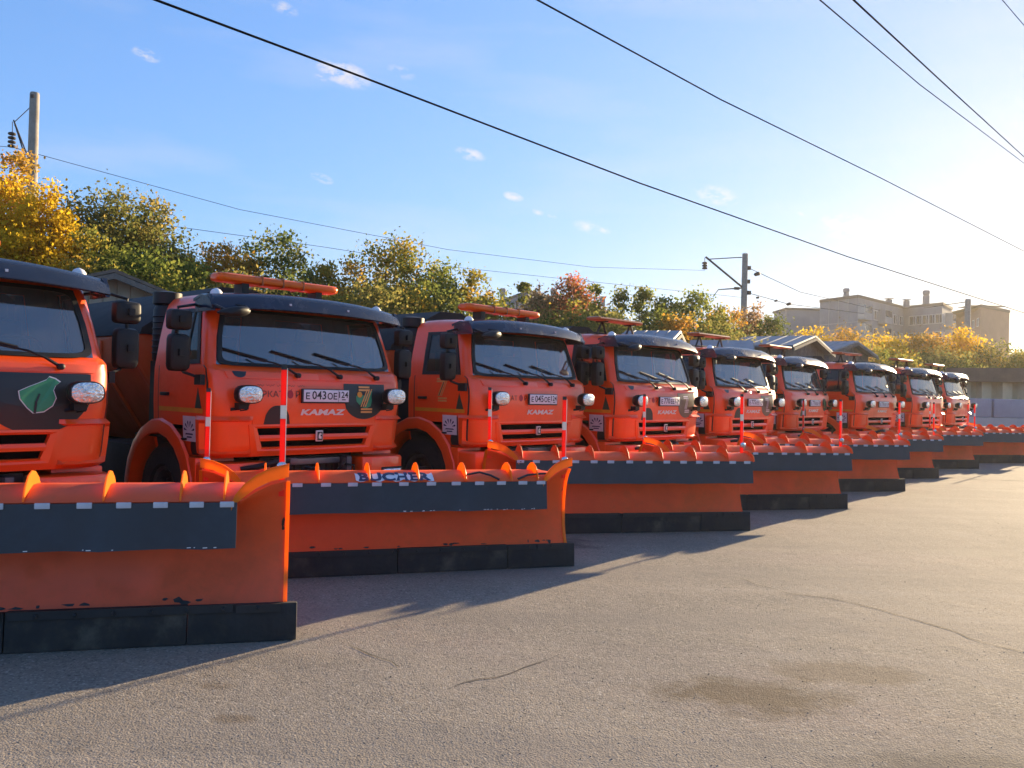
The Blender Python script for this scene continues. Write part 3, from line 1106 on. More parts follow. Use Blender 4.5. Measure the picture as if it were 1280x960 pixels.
        mb.lathe([(.036, 0), (.036, .02), (.026, .03), (.01, .032)], 14, mtx=Matrix.Translation((u + s * .0, y - .02, 1.085)) @ Matrix.Rotation(R(90), 4, 'X'))
        mb.build('side_lamp', M['chrome'], pl, smooth=40)
    # push frame behind
    mb = MB()
    mb.box((0, .30, .45), (1.5, .14, .16))
    for x in (-.55, .55):
        mb.tube([(x, .2, .5), (x * .8, .75, .52), (x * .55, 1.3, .55)], .06, 8)
        mb.box((x, .22, .62), (.06, .16, .5))
    mb.tube([(0, .25, .8), (0, 1.2, .62)], .045, 8)
    mb.box((0, .55, .62), (.5, .5, .10))
    mb.tube([(-.9, .2, .72), (-.5, 1.0, .6)], .035, 8)
    mb.tube([(.9, .2, .72), (.5, 1.0, .6)], .035, 8)
    mb.build('push_frame', M['hopper'], pl, smooth=35)
    return pl


proto = build_truck()
build_plough(proto, True)
build_plough(proto, False)
kids = kids_map()
RZ = math.pi / 2 - YAW
SX, SY = math.sin(YAW), math.cos(YAW)
X0, Y0 = -2.021, 8.790

# number: along-row offset, forward offset, extra yaw, visor/beacon kind, plough right end (world x, y), plough angle, plough height scale
TRUCKS = [
    (-3.40, .29, 0, 'L', (-1.42, 5.61), 33.0, 1.06),
    (0.0, 0.0, 0, 'L', (.63, 8.21), 29.5, .955),
    (3.40, .12, -.6, 'L', (3.05, 10.65), 33.5, 1.0),
    (6.29, .30, 0, 'R', (5.23, 12.99), 33.0, .98),
    (9.77, .05, .8, 'R', (7.41, 15.72), 33.0, .98),
    (13.45, -.30, -.8, 'R', (9.48, 18.53), 33.0, .97),
    (16.75, .10, 4, 'R', (12.03, 21.5), 33.0, .97),
    (20.3, .30, 2, 'R', (14.9, 24.0), 33.0, .97),
    (24.0, .15, 0, 'R', (17.6, 27.0), 33.0, .97),
]
LABELS = [
    'orange snowplough truck cut off by the picture edge, green emblem on black half disc',
    'orange snowplough truck with black half disc bearing a striped emblem beside number plate 043',
    'orange snowplough truck with number plate 045 and a striped emblem on its door',
    'orange snowplough truck with faded grey emblem, parked next after the one plated 045',
    'fifth orange snowplough truck of the row, red marker pole before its lamp and faded emblem',
    'orange snowplough truck with a green oval on its front, second of the far four',
    'orange snowplough truck just before the wide gap near the far end of the row',
    'orange snowplough truck parked just beyond the wide gap in the row',
    'farthest orange snowplough truck, last of the row before the cream wall',
]
trucks = []
for i, (tb, ga, dyaw, kind, pe, pang, pz) in enumerate(TRUCKS):
    t = proto if i == 0 else copy_tree(proto, kids)
    t.location = (X0 + SX * tb + SY * ga, Y0 + SY * tb - SX * ga, 0)
    t.rotation_euler = (0, 0, RZ - R(dyaw))
    trucks.append(t)
kids = kids_map()
for i, (tb, ga, dyaw, kind, pe, pang, pz) in enumerate(TRUCKS):
    t = trucks[i]
    tag(t, LABELS[i], 'truck', 'orange snowplough trucks parked in a row')
    pls = sorted([c for c in kids[t.name] if c.name.startswith('snow_plough')], key=lambda c: not any(k.name.startswith('end_cheek') for k in kids[c.name]))
    pl, drop = (pls[1], pls[0]) if i < 2 else (pls[0], pls[1])
    for c in list(kids[drop.name]):
        for c2 in list(kids.get(c.name, ())):
            bpy.data.objects.remove(c2)
        bpy.data.objects.remove(c)
    bpy.data.objects.remove(drop)
    # plough right end given in the world -> truck coordinates
    rot = Matrix.Rotation(t.rotation_euler.z, 4, 'Z')
    loc = rot.inverted() @ (Vector((pe[0], pe[1], 0)) - Vector(t.location))
    a = -R(pang) + R(dyaw)
    dirp = Vector((math.cos(a), math.sin(a), 0))
    c = loc - dirp * (PL_L / 2 + .07)
    pl.location = (c.x, c.y, 0)
    pl.rotation_euler = (0, 0, a)
    pl.scale = (1, 1, pz)
    (beacon_long if kind == 'L' else beacon_raised)(t)
    if i == 0:
        [c for c in COL.objects if c.parent == t and c.name.startswith('light_bar')][0].location.x = -.09

# ------------------------------------------------------------------ lettering, plates and stickers, truck by truck
PLATES = ['Е041ОЕ 124', 'Е043ОЕ 124', 'Е045ОЕ 124', 'Е770ЕЕ 124', 'Е775ЕЕ 124', 'Е776ЕЕ 124', 'Е778ЕЕ 124']


def plate(t, s):
    mb = MB().box((.06, -.030, 1.592), (.60, .022, .150))
    fr = mb.build('number_plate', M['ink'], t, bevel=.006)
    MB().box((.06, -.0445, 1.595), (.565, .008, .125)).build('plate_field', M['plate'], fr, bevel=.003)
    fn = lambda x, z: Vector((x, -.0502, z))
    a, b, c = s[0], s[1:4], s[4:6]
    decal_text('plate_lettering', a, M['ink'], fr, -.175, 1.560, .066, fn, 1.05, .0018)
    decal_text('plate_lettering', b, M['ink'], fr, -.037, 1.560, .088, fn, 1.0, .0018)
    decal_text('plate_lettering', c, M['ink'], fr, .128, 1.560, .066, fn, 1.05, .0018)
    decal_text('plate_lettering', '124', M['ink'], fr, .272, 1.578, .066, fn, .98, .0018)
    decal('plate_divider', M['ink'], fr, [[(.205, 1.535), (.209, 1.535), (.209, 1.655), (.205, 1.655)], [(.25, 1.552), (.30, 1.552), (.30, 1.562), (.25, 1.562)]], fn)


def z_emblem(t, cx, cz, h, fn, dark='ink', stripe='gold'):
    """slanting band of stripes between two pairs of bars"""
    w = h * .62
    P = []
    for dz in (.47, .36):
        P.append([(cx - w * .55, cz + h * dz - .035 * h), (cx + w * .30, cz + h * dz - .035 * h), (cx + w * .30, cz + h * dz + .035 * h), (cx - w * .55, cz + h * dz + .035 * h)])
    for dz in (-.36, -.47):
        P.append([(cx - w * .38, cz + h * dz - .035 * h), (cx + w * .5, cz + h * dz - .035 * h), (cx + w * .5, cz + h * dz + .035 * h), (cx - w * .38, cz + h * dz + .035 * h)])
    for k in (-1, 0, 1):
        ox = k * w * .17
        P.append([(cx - w * .22 + ox - w * .04, cz - h * .27), (cx - w * .22 + ox + w * .045, cz - h * .27), (cx + w * .30 + ox + w * .045, cz + h * .40), (cx + w * .30 + ox - w * .04, cz + h * .40)])
    o = decal('striped_emblem', M[stripe], t, P, fn)
    return o


def half_disc_big(t, cx, w, ztop, zsh, zbot, mat):
    def lo(x):
        u = min(1, abs(x - cx) / (w / 2))
        return zsh - (zsh - zbot) * math.sqrt(max(0, 1 - u * u))
    return decal('half_disc_sticker', M[mat], t, strips(cx - w / 2, cx + w / 2, lo, lambda x: ztop, 18), lambda x, z: front_pt(x, z, .004))


def dome(t, x0, x1, z0, z1, mat='sticker'):
    cx, w = (x0 + x1) / 2, x1 - x0
    hi = lambda x: z0 + (z1 - z0) * math.sqrt(max(0, 1 - (abs(x - cx) / (w / 2)) ** 2.4))
    return decal('dome_sticker', M[mat], t, strips(x0, x1, lambda x: z0, hi, 14), lambda x, z: front_pt(x, z, .004))


def small_disc(t, cx, w, ztop, zbot, mat='sticker'):
    lo = lambda x: ztop - (ztop - zbot) * math.sqrt(max(0, 1 - ((x - cx) / (w / 2)) ** 2))
    return decal('small_disc_sticker', M[mat], t, strips(cx - w / 2, cx + w / 2, lo, lambda x: ztop, 10), lambda x, z: front_pt(x, z, .016))


for i, t in enumerate(trucks):
    F4 = lambda x, z: front_pt(x, z, .0045)
    F6 = lambda x, z: front_pt(x, z, .010)
    S4 = lambda y, z: side_pt(y, z, .0125)
    S6 = lambda y, z: side_pt(y, z, .0145)
    if i < len(PLATES):
        plate(t, PLATES[i])
        if i == 0:
            [c for c in COL.objects if c.parent == t and c.name.startswith('number_plate')][0].location.x = -.24
    if i < 7:
        decal_text('maker_lettering', 'KAMAZ', M['chromelet'], t, .045, 1.395, .058, F4, 1.95, .0035, .15)
    # maker's word on the front, partly hidden by the lamp and the plate
    if i in (1, 2, 3):
        fm = 'brownink'
        decal_text('front_lettering', 'МЕРКАТ', M[fm], t, -.62, 1.575, .062, F4, 1.12, 0)
        decal_text('front_lettering', 'Р', M[fm], t, -.265, 1.575, .062, F4, 1.12, 0)
        decal('front_berry', M['berry'], t, [blob(-.355, 1.605, .036, .042, n=14), [(-.36, 1.635), (-.33, 1.665), (-.345, 1.635)]], F4)
    if i == 1:
        pts = [(-.72 + k * .009, 1.69 + .008 * math.sin(k * 1.9) + .004 * math.sin(k * .7)) for k in range(62) if k % 13 not in (9, 10)]
        decal('handwritten_line', M['brownink'], t, [[(a[0], a[1]), (b[0], b[1]), (b[0], b[1] + .004), (a[0], a[1] + .004)] for a, b in zip(pts[:-1], pts[1:]) if b[0] - a[0] < .02], F4)
    # front stickers
    if i == 0:
        half_disc_big(t, .60, .80, 1.745, 1.60, 1.27, 'sticker')
        leaf = [(.46, 1.60), (.47, 1.54), (.52, 1.475), (.565, 1.435), (.64, 1.445), (.70, 1.49), (.725, 1.55), (.705, 1.61), (.72, 1.645), (.755, 1.675), (.72, 1.70), (.675, 1.715), (.655, 1.69), (.60, 1.665), (.53, 1.635)]
        g1 = decal('green_emblem', M['white'], t, [[(.6 + (x - .6) * 1.06, 1.575 + (z - 1.575) * 1.06) for x, z in leaf]], F6)
        decal('emblem_fill', M['green'], g1, [leaf], lambda x, z: front_pt(x, z, .012))
        decal('emblem_cut', M['sticker'], g1, [[(.565, 1.43), (.572, 1.52), (.60, 1.585), (.612, 1.58), (.59, 1.52), (.583, 1.43)]], lambda x, z: front_pt(x, z, .014))
    if i == 1:
        half_disc_big(t, .595, .57, 1.73, 1.56, 1.345, 'sticker')
        gm = decal('green_map', M['green'], t, [[(.47, 1.60), (.53, 1.615), (.60, 1.60), (.66, 1.66), (.70, 1.655), (.685, 1.60), (.69, 1.55), (.675, 1.49), (.62, 1.465), (.56, 1.47), (.52, 1.50), (.475, 1.54)]], F6)
        decal('emblem_cut', M['ink'], gm, [[(.51, 1.475), (.575, 1.475), (.73, 1.70), (.665, 1.70)]], lambda x, z: front_pt(x, z, .012))
        z_emblem(t, .605, 1.56, .29, lambda x, z: front_pt(x, z, .014))
        decal('emblem_spot', M['yellow'], gm, [blob(.52, 1.615, .035, .033, n=12)], lambda x, z: front_pt(x, z, .012))
    if i in (3, 4):
        half_disc_big(t, .64, .54, 1.73, 1.54, 1.33, 'ghost')
        z_emblem(t, .64, 1.55, .27, F6, stripe='chromelet')
    if i == 5:
        mb = MB()
        ov = decal('green_oval', M['dgreen'], t, [blob(.72, 1.56, .13, .15, n=18)], F4)
        decal('oval_mark', M['green'], ov, [blob(.72, 1.56, .05, .10, n=12)], F6)
    if i in (1, 3, 4, 5):
        dome(t, -.66 if i != 1 else -.645, -.34, 1.275, 1.49)
    if i in (1, 3, 4):
        small_disc(t, -.90, .15, 1.824, 1.762)
    # side: stripe, triangle, dark half dome and white poster
    decal('side_stripe', M['yellow'], t, [[(y0, 1.405), (y1, 1.405), (y1, 1.450), (y0, 1.450)] for y0, y1 in ((.18, .40), (.40, .62), (.62, .85), (.85, 1.13))], S4)
    if i in (0, 1, 2, 3, 4):
        decal('green_triangle', M['dgreen'], t, [[(.36, 1.452), (.225, 1.452), (.305, 1.66)]], S4)
    dm = lambda y: .98 + .40 * math.sqrt(max(0, 1 - (abs(y - .25) / .22) ** 2.2))
    SD = lambda y, z: side_pt(y, z, .066 if z < 1.39 and y < .36 else .0125)
    decal('side_dome', M['sticker'], t, strips(.30, .465, lambda y: .99, dm, 8), S4)
    po = decal('white_poster', M['white'], t, [[(.075 + .27, 1.12), (.335 + .27, 1.12), (.335 + .27, 1.37), (.075 + .27, 1.37)]], S6)
    decal('poster_mark', M['navyink'], po, [[(.475 + r1 * math.cos(R(a0)), 1.215 + r1 * math.sin(R(a0))) for r1, a0 in ((.045, 15 + 30 * k), (.10, 8 + 30 * k), (.115, 15 + 30 * k), (.10, 22 + 30 * k))] for k in range(6)] + [[(.39, 1.185), (.56, 1.185), (.54, 1.20), (.41, 1.20)], [(.42, 1.155), (.53, 1.155), (.52, 1.17), (.43, 1.17)]], lambda y, z: side_pt(y, z, .0165))
    if i == 2:
        z_emblem(t, .62, 1.69, .30, lambda y, z: side_pt(1.24 - y, z, .0145), stripe='gold')
        decal('emblem_stripe', M['ink'], t, [[(.535, 1.61), (.575, 1.61), (.675, 1.80), (.635, 1.80)]], lambda y, z: side_pt(1.24 - y, z, .0125))

kids = kids_map()
M['plough_dull_shaded'] = pmat('dull_shaded_orange_plough_paint', (.74, .085, .016), .45, var=.12, scale=2.0, dirt=(.30, .10, .06), dirt_amt=.6, dirt_scale=1.7, bump=.05, bump_scale=9)  # duller copy of the plough paint, with the first plough's shade in its colour
pl1 = [c for c in kids[trucks[0].name] if c.name.startswith('snow_plough')][0]
for c in kids[pl1.name]:
    if c.name.startswith('mouldboard'):
        c.material_slots[0].link = 'OBJECT'
        c.material_slots[0].material = M['plough_dull_shaded']
# chipped paint and scraped edges on the two nearest ploughs
for ti in (0, 1):
    plc = [c for c in kids[trucks[ti].name] if c.name.startswith('snow_plough')][0]
    rc = random.Random(20 + ti)
    fy = lambda z: float(np.interp(z, [p[1] for p in SEC[:7]], [p[0] for p in SEC[:7]])) - .003
    mb = MB()
    for k in range(34 if ti == 0 else 26):
        if k % 3:
            u, z = rc.uniform(-1.5, 1.62), .245 + abs(rc.gauss(0, .012))
            rx, rz = rc.uniform(.008, .05), rc.uniform(.004, .018)
        else:
            u, z = 1.665 - abs(rc.gauss(0, .006)), rc.uniform(.27, .80)
            rx, rz = rc.uniform(.003, .012), rc.uniform(.008, .04)
        n_ = rc.randint(7, 10)
        po = [(min(1.676, u + rx * rc.uniform(.5, 1.2) * math.cos(2 * math.pi * j / n_)), z + rz * rc.uniform(.5, 1.2) * math.sin(2 * math.pi * j / n_)) for j in range(n_)]
        mb.add([Vector((a_, fy(b_), b_)) for a_, b_ in po], [tuple(range(n_))])
    mb.build('paint_chip', M['chassis'], plc, recalc=False)['kind'] = 'stuff'
    mb = MB()
    for k in range(26):
        u = rc.uniform(.0, 1.36) if ti else rc.uniform(-1.3, 1.36)
        w_ = rc.uniform(.006, .03)
        z = .628 + rc.uniform(-.001, .006)
        mb.add([Vector((u, -.2575, z)), Vector((u + w_, -.2575, z + .001)), Vector((u + w_, -.2570, z + .006)), Vector((u, -.2570, z + .005))], [(0, 1, 2, 3)])
    mb.build('edge_scrape', M['white'], plc, recalc=False)['kind'] = 'stuff'
# maker's sticker on the second plough, loose cable on its top
pl2 = [c for c in kids[trucks[1].name] if c.name.startswith('snow_plough')][0]
topn = lambda x, z: Vector((x, float(np.interp(z, [.905, .92, .955, .985], [-.215, -.20, -.13, -.04])) - .006, z + .004))
st = decal('maker_sticker', M['white'], pl2, strips(-.40, .30, lambda x: .912 + .012 * math.sin(x * 40), lambda x: .972 - .012 * abs(math.sin(x * 31)), 20, 4), topn)
vs, fs = text_mesh('BUCHER', .062 / .72, .004)
mb = MB()
mb.add([Vector(topn(-.05 + x * 1.95, .912 + y * .95)) + Vector((0, -.003, .003)) for x, y in vs], fs)
mb.build('maker_sticker_lettering', M['navyink'], pl2, recalc=False)
mb = MB()
mb.tube([(.62, -.17, .962), (.74, -.155, .982), (.84, -.18, .955), (.92, -.215, .915)], .011, 6)
mb.tube([(1.10, -.215, .92), (1.2, -.19, .955), (1.34, -.165, .965), (1.42, -.16, .965)], .011, 6)
mb.build('lamp_cable', M['ink'], pl2, smooth=40)

# ------------------------------------------------------------------ ground
def ground_mat():
    m, n, l = new_mat('worn_asphalt')
    out = n.new('ShaderNodeOutputMaterial')
    p = n.new('ShaderNodeBsdfPrincipled')
    p.inputs['Roughness'].default_value = .92
    p.inputs['Specular IOR Level'].default_value = .15
    tc = n.new('ShaderNodeTexCoord')

    def noise(scale, detail=5, rough=.6, mapping=None):
        t = n.new('ShaderNodeTexNoise')
        t.inputs['Scale'].default_value = scale
        t.inputs['Detail'].default_value = detail
        t.inputs['Roughness'].default_value = rough
        if mapping:
            mp_ = n.new('ShaderNodeMapping')
            mp_.inputs['Scale'].default_value = mapping[0]
            mp_.inputs['Rotation'].default_value = mapping[1]
            l.new(tc.outputs['Object'], mp_.inputs['Vector'])
            l.new(mp_.outputs[0], t.inputs['Vector'])
        else:
            l.new(tc.outputs['Object'], t.inputs['Vector'])
        return t.outputs['Fac']

    def mixc(fac, a, b):
        x = n.new('ShaderNodeMix')
        x.data_type = 'RGBA'
        for s, v in ((x.inputs['Factor'], fac), (x.inputs[6], a), (x.inputs[7], b)):
            if hasattr(v, 'links'):
                l.new(v, s)
            elif isinstance(v, tuple):
                s.default_value = v + (1,)
            else:
                s.default_value = v
        return x.outputs[2]

    def rng(v, a, b, c=0.0, d=1.0):
        x = n.new('ShaderNodeMapRange')
        x.inputs['From Min'].default_value = a
        x.inputs['From Max'].default_value = b
        x.inputs['To Min'].default_value = c
        x.inputs['To Max'].default_value = d
        l.new(v, x.inputs['Value'])
        return x.outputs[0]
    big = noise(.35, 6, .6)
    mid = noise(2.2, 7, .7)
    streak = noise(.8, 6, .65, ((.25, 1.6, 1), (0, 0, RZ)))
    fine = noise(60, 6, .78)
    col = mixc(rng(big, .35, .7), (.205, .178, .146), (.325, .272, .21))
    col = mixc(rng(streak, .45, .72, 0, .55), col, (.30, .255, .20))
    col = mixc(rng(mid, .55, .78, 0, .55), col, (.125, .11, .096))
    dust = noise(.9, 8, .72, ((1, .45, 1), (0, 0, .5)))
    col = mixc(rng(dust, .52, .70, 0, .6), col, (.36, .305, .245))
    pink = noise(.5, 5, .6, ((.6, 1.2, 1), (0, 0, 1.1)))
    col = mixc(rng(pink, .54, .72, 0, .45), col, (.27, .205, .185))
    # stones of different tone
    vo = n.new('ShaderNodeTexVoronoi')
    vo.inputs['Scale'].default_value = 85
    l.new(tc.outputs['Object'], vo.inputs['Vector'])
    sv = n.new('ShaderNodeSeparateColor')
    l.new(vo.outputs['Color'], sv.inputs[0])
    col = mixc(rng(sv.outputs[0], .72, .98, 0, .7), col, (.40, .355, .295))
    col = mixc(rng(sv.outputs[1], .74, .98, 0, .5), col, (.07, .062, .055))
    vo2 = n.new('ShaderNodeTexVoronoi')
    vo2.inputs['Scale'].default_value = 26
    l.new(tc.outputs['Object'], vo2.inputs['Vector'])
    sv2 = n.new('ShaderNodeSeparateColor')
    l.new(vo2.outputs['Color'], sv2.inputs[0])
    near = rng(vo2.outputs['Distance'], .12, .32, 1, 0)
    pit = n.new('ShaderNodeMath')
    pit.operation = 'MULTIPLY'
    l.new(near, pit.inputs[0])
    l.new(rng(sv2.outputs[0], .80, .86, 0, .75), pit.inputs[1])
    col = mixc(pit.outputs[0], col, (.075, .066, .058))
    stn = n.new('ShaderNodeMath')
    stn.operation = 'MULTIPLY'
    l.new(near, stn.inputs[0])
    l.new(rng(sv2.outputs[1], .86, .92, 0, .7), stn.inputs[1])
    col = mixc(stn.outputs[0], col, (.46, .42, .36))
    # tyre-worn lanes along the row and darker wandering scuffs
    lane = noise(.55, 7, .6, ((.12, 2.2, 1), (0, 0, -RZ)))
    col = mixc(rng(lane, .50, .66, 0, .5), col, (.215, .187, .158))
    lane2 = noise(.8, 8, .65, ((.10, 2.6, 1), (0, 0, -.35)))
    col = mixc(rng(lane2, .56, .70, 0, .5), col, (.33, .285, .235))
    spots = noise(5.5, 4, .6)
    col = mixc(rng(spots, .66, .80, 0, .55), col, (.095, .085, .075))
    # oil and mud patches where they lie
    for (cx, cy, rx, ry, c, amt) in [(1.45, 4.78, .58, .30, (.11, .078, .046), .75), (2.15, 5.2, .5, .22, (.14, .10, .06), .5), (.30, 9.4, .7, .35, (.06, .052, .045), .7),
                                     (-1.35, 4.25, .10, .06, (.13, .09, .055), .5), (-1.62, 4.7, .10, .06, (.13, .09, .055), .4), (5.2, 9.5, .5, .3, (.30, .26, .20), .5), (2.2, 3.9, .6, .2, (.07, .06, .05), .45)]:
        d = n.new('ShaderNodeVectorMath')
        d.operation = 'SUBTRACT'
        l.new(tc.outputs['Object'], d.inputs[0])
        d.inputs[1].default_value = (cx, cy, 0)
        s = n.new('ShaderNodeVectorMath')
        s.operation = 'MULTIPLY'
        l.new(d.outputs[0], s.inputs[0])
        s.inputs[1].default_value = (1 / rx, 1 / ry, 0)
        ln = n.new('ShaderNodeVectorMath')
        ln.operation = 'LENGTH'
        l.new(s.outputs[0], ln.inputs[0])
        ad = n.new('ShaderNodeMath')
        ad.operation = 'ADD'
        l.new(ln.outputs['Value'], ad.inputs[0])
        l.new(rng(mid, .3, .7, -.6, .6), ad.inputs[1])
        col = mixc(rng(ad.outputs[0], .55, 1.15, amt, 0), col, c)
    l.new(col, p.inputs['Base Color'])
    # relief: stones, grit, gentle undulation
    b1 = n.new('ShaderNodeBump')
    b1.inputs['Strength'].default_value = .35
    b1.inputs['Distance'].default_value = .006
    l.new(rng(vo.outputs['Distance'], 0, .7, 1, 0), b1.inputs['Height'])
    b2 = n.new('ShaderNodeBump')
    b2.inputs['Strength'].default_value = .42
    b2.inputs['Distance'].default_value = .007
    l.new(fine, b2.inputs['Height'])
    l.new(b1.outputs[0], b2.inputs['Normal'])
    b3 = n.new('ShaderNodeBump')
    b3.inputs['Strength'].default_value = .22
    b3.inputs['Distance'].default_value = .06
    l.new(mid, b3.inputs['Height'])
    l.new(b2.outputs[0], b3.inputs['Normal'])
    l.new(b3.outputs[0], p.inputs['Normal'])
    l.new(p.outputs[0], out.inputs['Surface'])
    return m


gm_ = MB()
xs = [-480, -200, -60, -25] + [-20 + 1.0 * k for k in range(0, 61)] + [60, 200, 620]
ys = [-60, -20] + [-6 + 1.0 * k for k in range(0, 50)] + [60, 120, 300, 700]
vs = [(x, y, 0) for y in ys for x in xs]
nx_ = len(xs)
gm_.add(vs, [(j * nx_ + i, j * nx_ + i + 1, (j + 1) * nx_ + i + 1, (j + 1) * nx_ + i) for j in range(len(ys) - 1) for i in range(nx_ - 1)])
ground = gm_.build('ground', ground_mat(), smooth=60)
tag(ground, kind='structure')


def G(px, py, z=0.0):
    """ground point under a pixel"""
    d = ray(px, py)
    k = (z - CAMH) / d.z
    return Vector((d.x * k, d.y * k, z))


M['crack'] = pmat('crack_dark', (.075, .065, .055), .95, var=.3, scale=20)


def crack(pix, wid):
    pts = [G(*p) for p in pix]
    fine_ = []
    for a, b in zip(pts[:-1], pts[1:]):
        nseg = max(2, int((b - a).length / .12))
        for k in range(nseg):
            q = a.lerp(b, k / nseg)
            fine_.append(q + Vector((rnd.gauss(0, .012), rnd.gauss(0, .018), 0)))
    fine_.append(pts[-1])
    mb = MB()
    vs, fs = [], []
    for k, q in enumerate(fine_):
        t_ = (fine_[min(k + 1, len(fine_) - 1)] - fine_[max(k - 1, 0)]).normalized()
        nrm = Vector((-t_.y, t_.x, 0))
        w_ = wid * rnd.uniform(.3, 1.2) * (1 if 0 < k < len(fine_) - 1 else .2)
        vs += [q + nrm * w_ + Vector((0, 0, .004)), q - nrm * w_ + Vector((0, 0, .004))]
    fs = [(2 * k, 2 * k + 1, 2 * k + 3, 2 * k + 2) for k in range(len(fine_) - 1)]
    mb.add(vs, fs)
    mb.build('crack', M['crack'], ground)


crack([(920, 722), (985, 742), (1060, 752), (1120, 768), (1180, 785), (1235, 805), (1290, 818)], .007)
crack([(430, 806), (462, 818), (490, 828), (500, 834)], .006)
crack([(560, 858), (600, 852), (640, 842), (700, 818)], .005)
crack([(1180, 597), (1230, 600), (1300, 602)], .03)

# loose grit on the lot: one mass nobody could count
grit = MB()
rg = random.Random(3)
for k in range(2600):
    D = 3.3 + 10 * rg.random() ** 1.8
    x = rg.uniform(-.75, .95) * D
    s = rg.uniform(.002, .005) * (1 + .5 * rg.random() ** 6)
    p = Vector((x, D, s * .3))
    a = rg.uniform(0, 6.28)
    q = [Vector((math.cos(a + t_) * s * rg.uniform(.7, 1.2), math.sin(a + t_) * s * rg.uniform(.7, 1.2), -s * .3)) for t_ in (0, 1.6, 3.1, 4.7)]
    grit.add([p + v for v in q] + [p + Vector((s * rg.uniform(-.3, .3), s * rg.uniform(-.3, .3), s * rg.uniform(.3, .7)))], [(0, 1, 4), (1, 2, 4), (2, 3, 4), (3, 0, 4)], rg.choice((0, 0, 1)))
M['grit_a'] = pmat('pale_grit', (.24, .215, .18), .9, var=.2, scale=30)
M['grit_b'] = pmat('dark_grit', (.10, .09, .08), .9, var=.2, scale=30)
go = grit.build('gravel', [M['grit_a'], M['grit_b']], recalc=False)
tag(go, kind='stuff')
go['label'] = 'fine loose grit scattered over the worn asphalt'

# ------------------------------------------------------------------ trees
def leaf_mat(name, cols):
    m, n, l = new_mat(name)
    out = n.new('ShaderNodeOutputMaterial')
    at = n.new('ShaderNodeAttribute')
    at.attribute_name = 'tint'
    rp = n.new('ShaderNodeValToRGB')
    els = rp.color_ramp.elements
    while len(els) < len(cols):
        els.new(.5)
    for k, c in enumerate(cols):
        els[k].position = k / (len(cols) - 1)
        els[k].color = tuple(c) + (1,)
    l.new(at.outputs['Fac'], rp.inputs['Fac'])
    df = n.new('ShaderNodeBsdfDiffuse')
    tr = n.new('ShaderNodeBsdfTranslucent')
    l.new(rp.outputs[0], df.inputs['Color'])
    l.new(rp.outputs[0], tr.inputs['Color'])
    ms = n.new('ShaderNodeMixShader')
    ms.inputs[0].default_value = .58
    l.new(df.outputs[0], ms.inputs[1])
    l.new(tr.outputs[0], ms.inputs[2])
    l.new(ms.outputs[0], out.inputs['Surface'])
    return m


LEAF = {
    'yellow': leaf_mat('yellow_leaves', [(.50, .34, .03), (.70, .47, .03), (.82, .56, .04), (.72, .38, .03)]),
    'olive': leaf_mat('olive_leaves', [(.12, .14, .04), (.20, .20, .055), (.30, .26, .08), (.42, .30, .085)]),
    'green': leaf_mat('green_leaves', [(.10, .14, .035), (.17, .21, .045), (.26, .27, .055), (.36, .29, .055)]),
    'greendark': leaf_mat('dark_green_leaves', [(.07, .10, .03), (.11, .145, .04), (.17, .19, .05), (.28, .24, .055)]),
    'mixed': leaf_mat('green_and_orange_leaves', [(.12, .16, .04), (.22, .23, .05), (.38, .29, .05), (.54, .31, .045)]),
    'orange': leaf_mat('orange_leaves', [(.22, .17, .04), (.44, .27, .05), (.60, .34, .05), (.58, .25, .04)]),
    'red': leaf_mat('red_leaves', [(.13, .13, .04), (.34, .17, .06), (.50, .14, .07), (.50, .09, .06)]),
    'rust': leaf_mat('rust_leaves', [(.16, .13, .06), (.28, .19, .09), (.38, .24, .11), (.36, .19, .11)]),
}


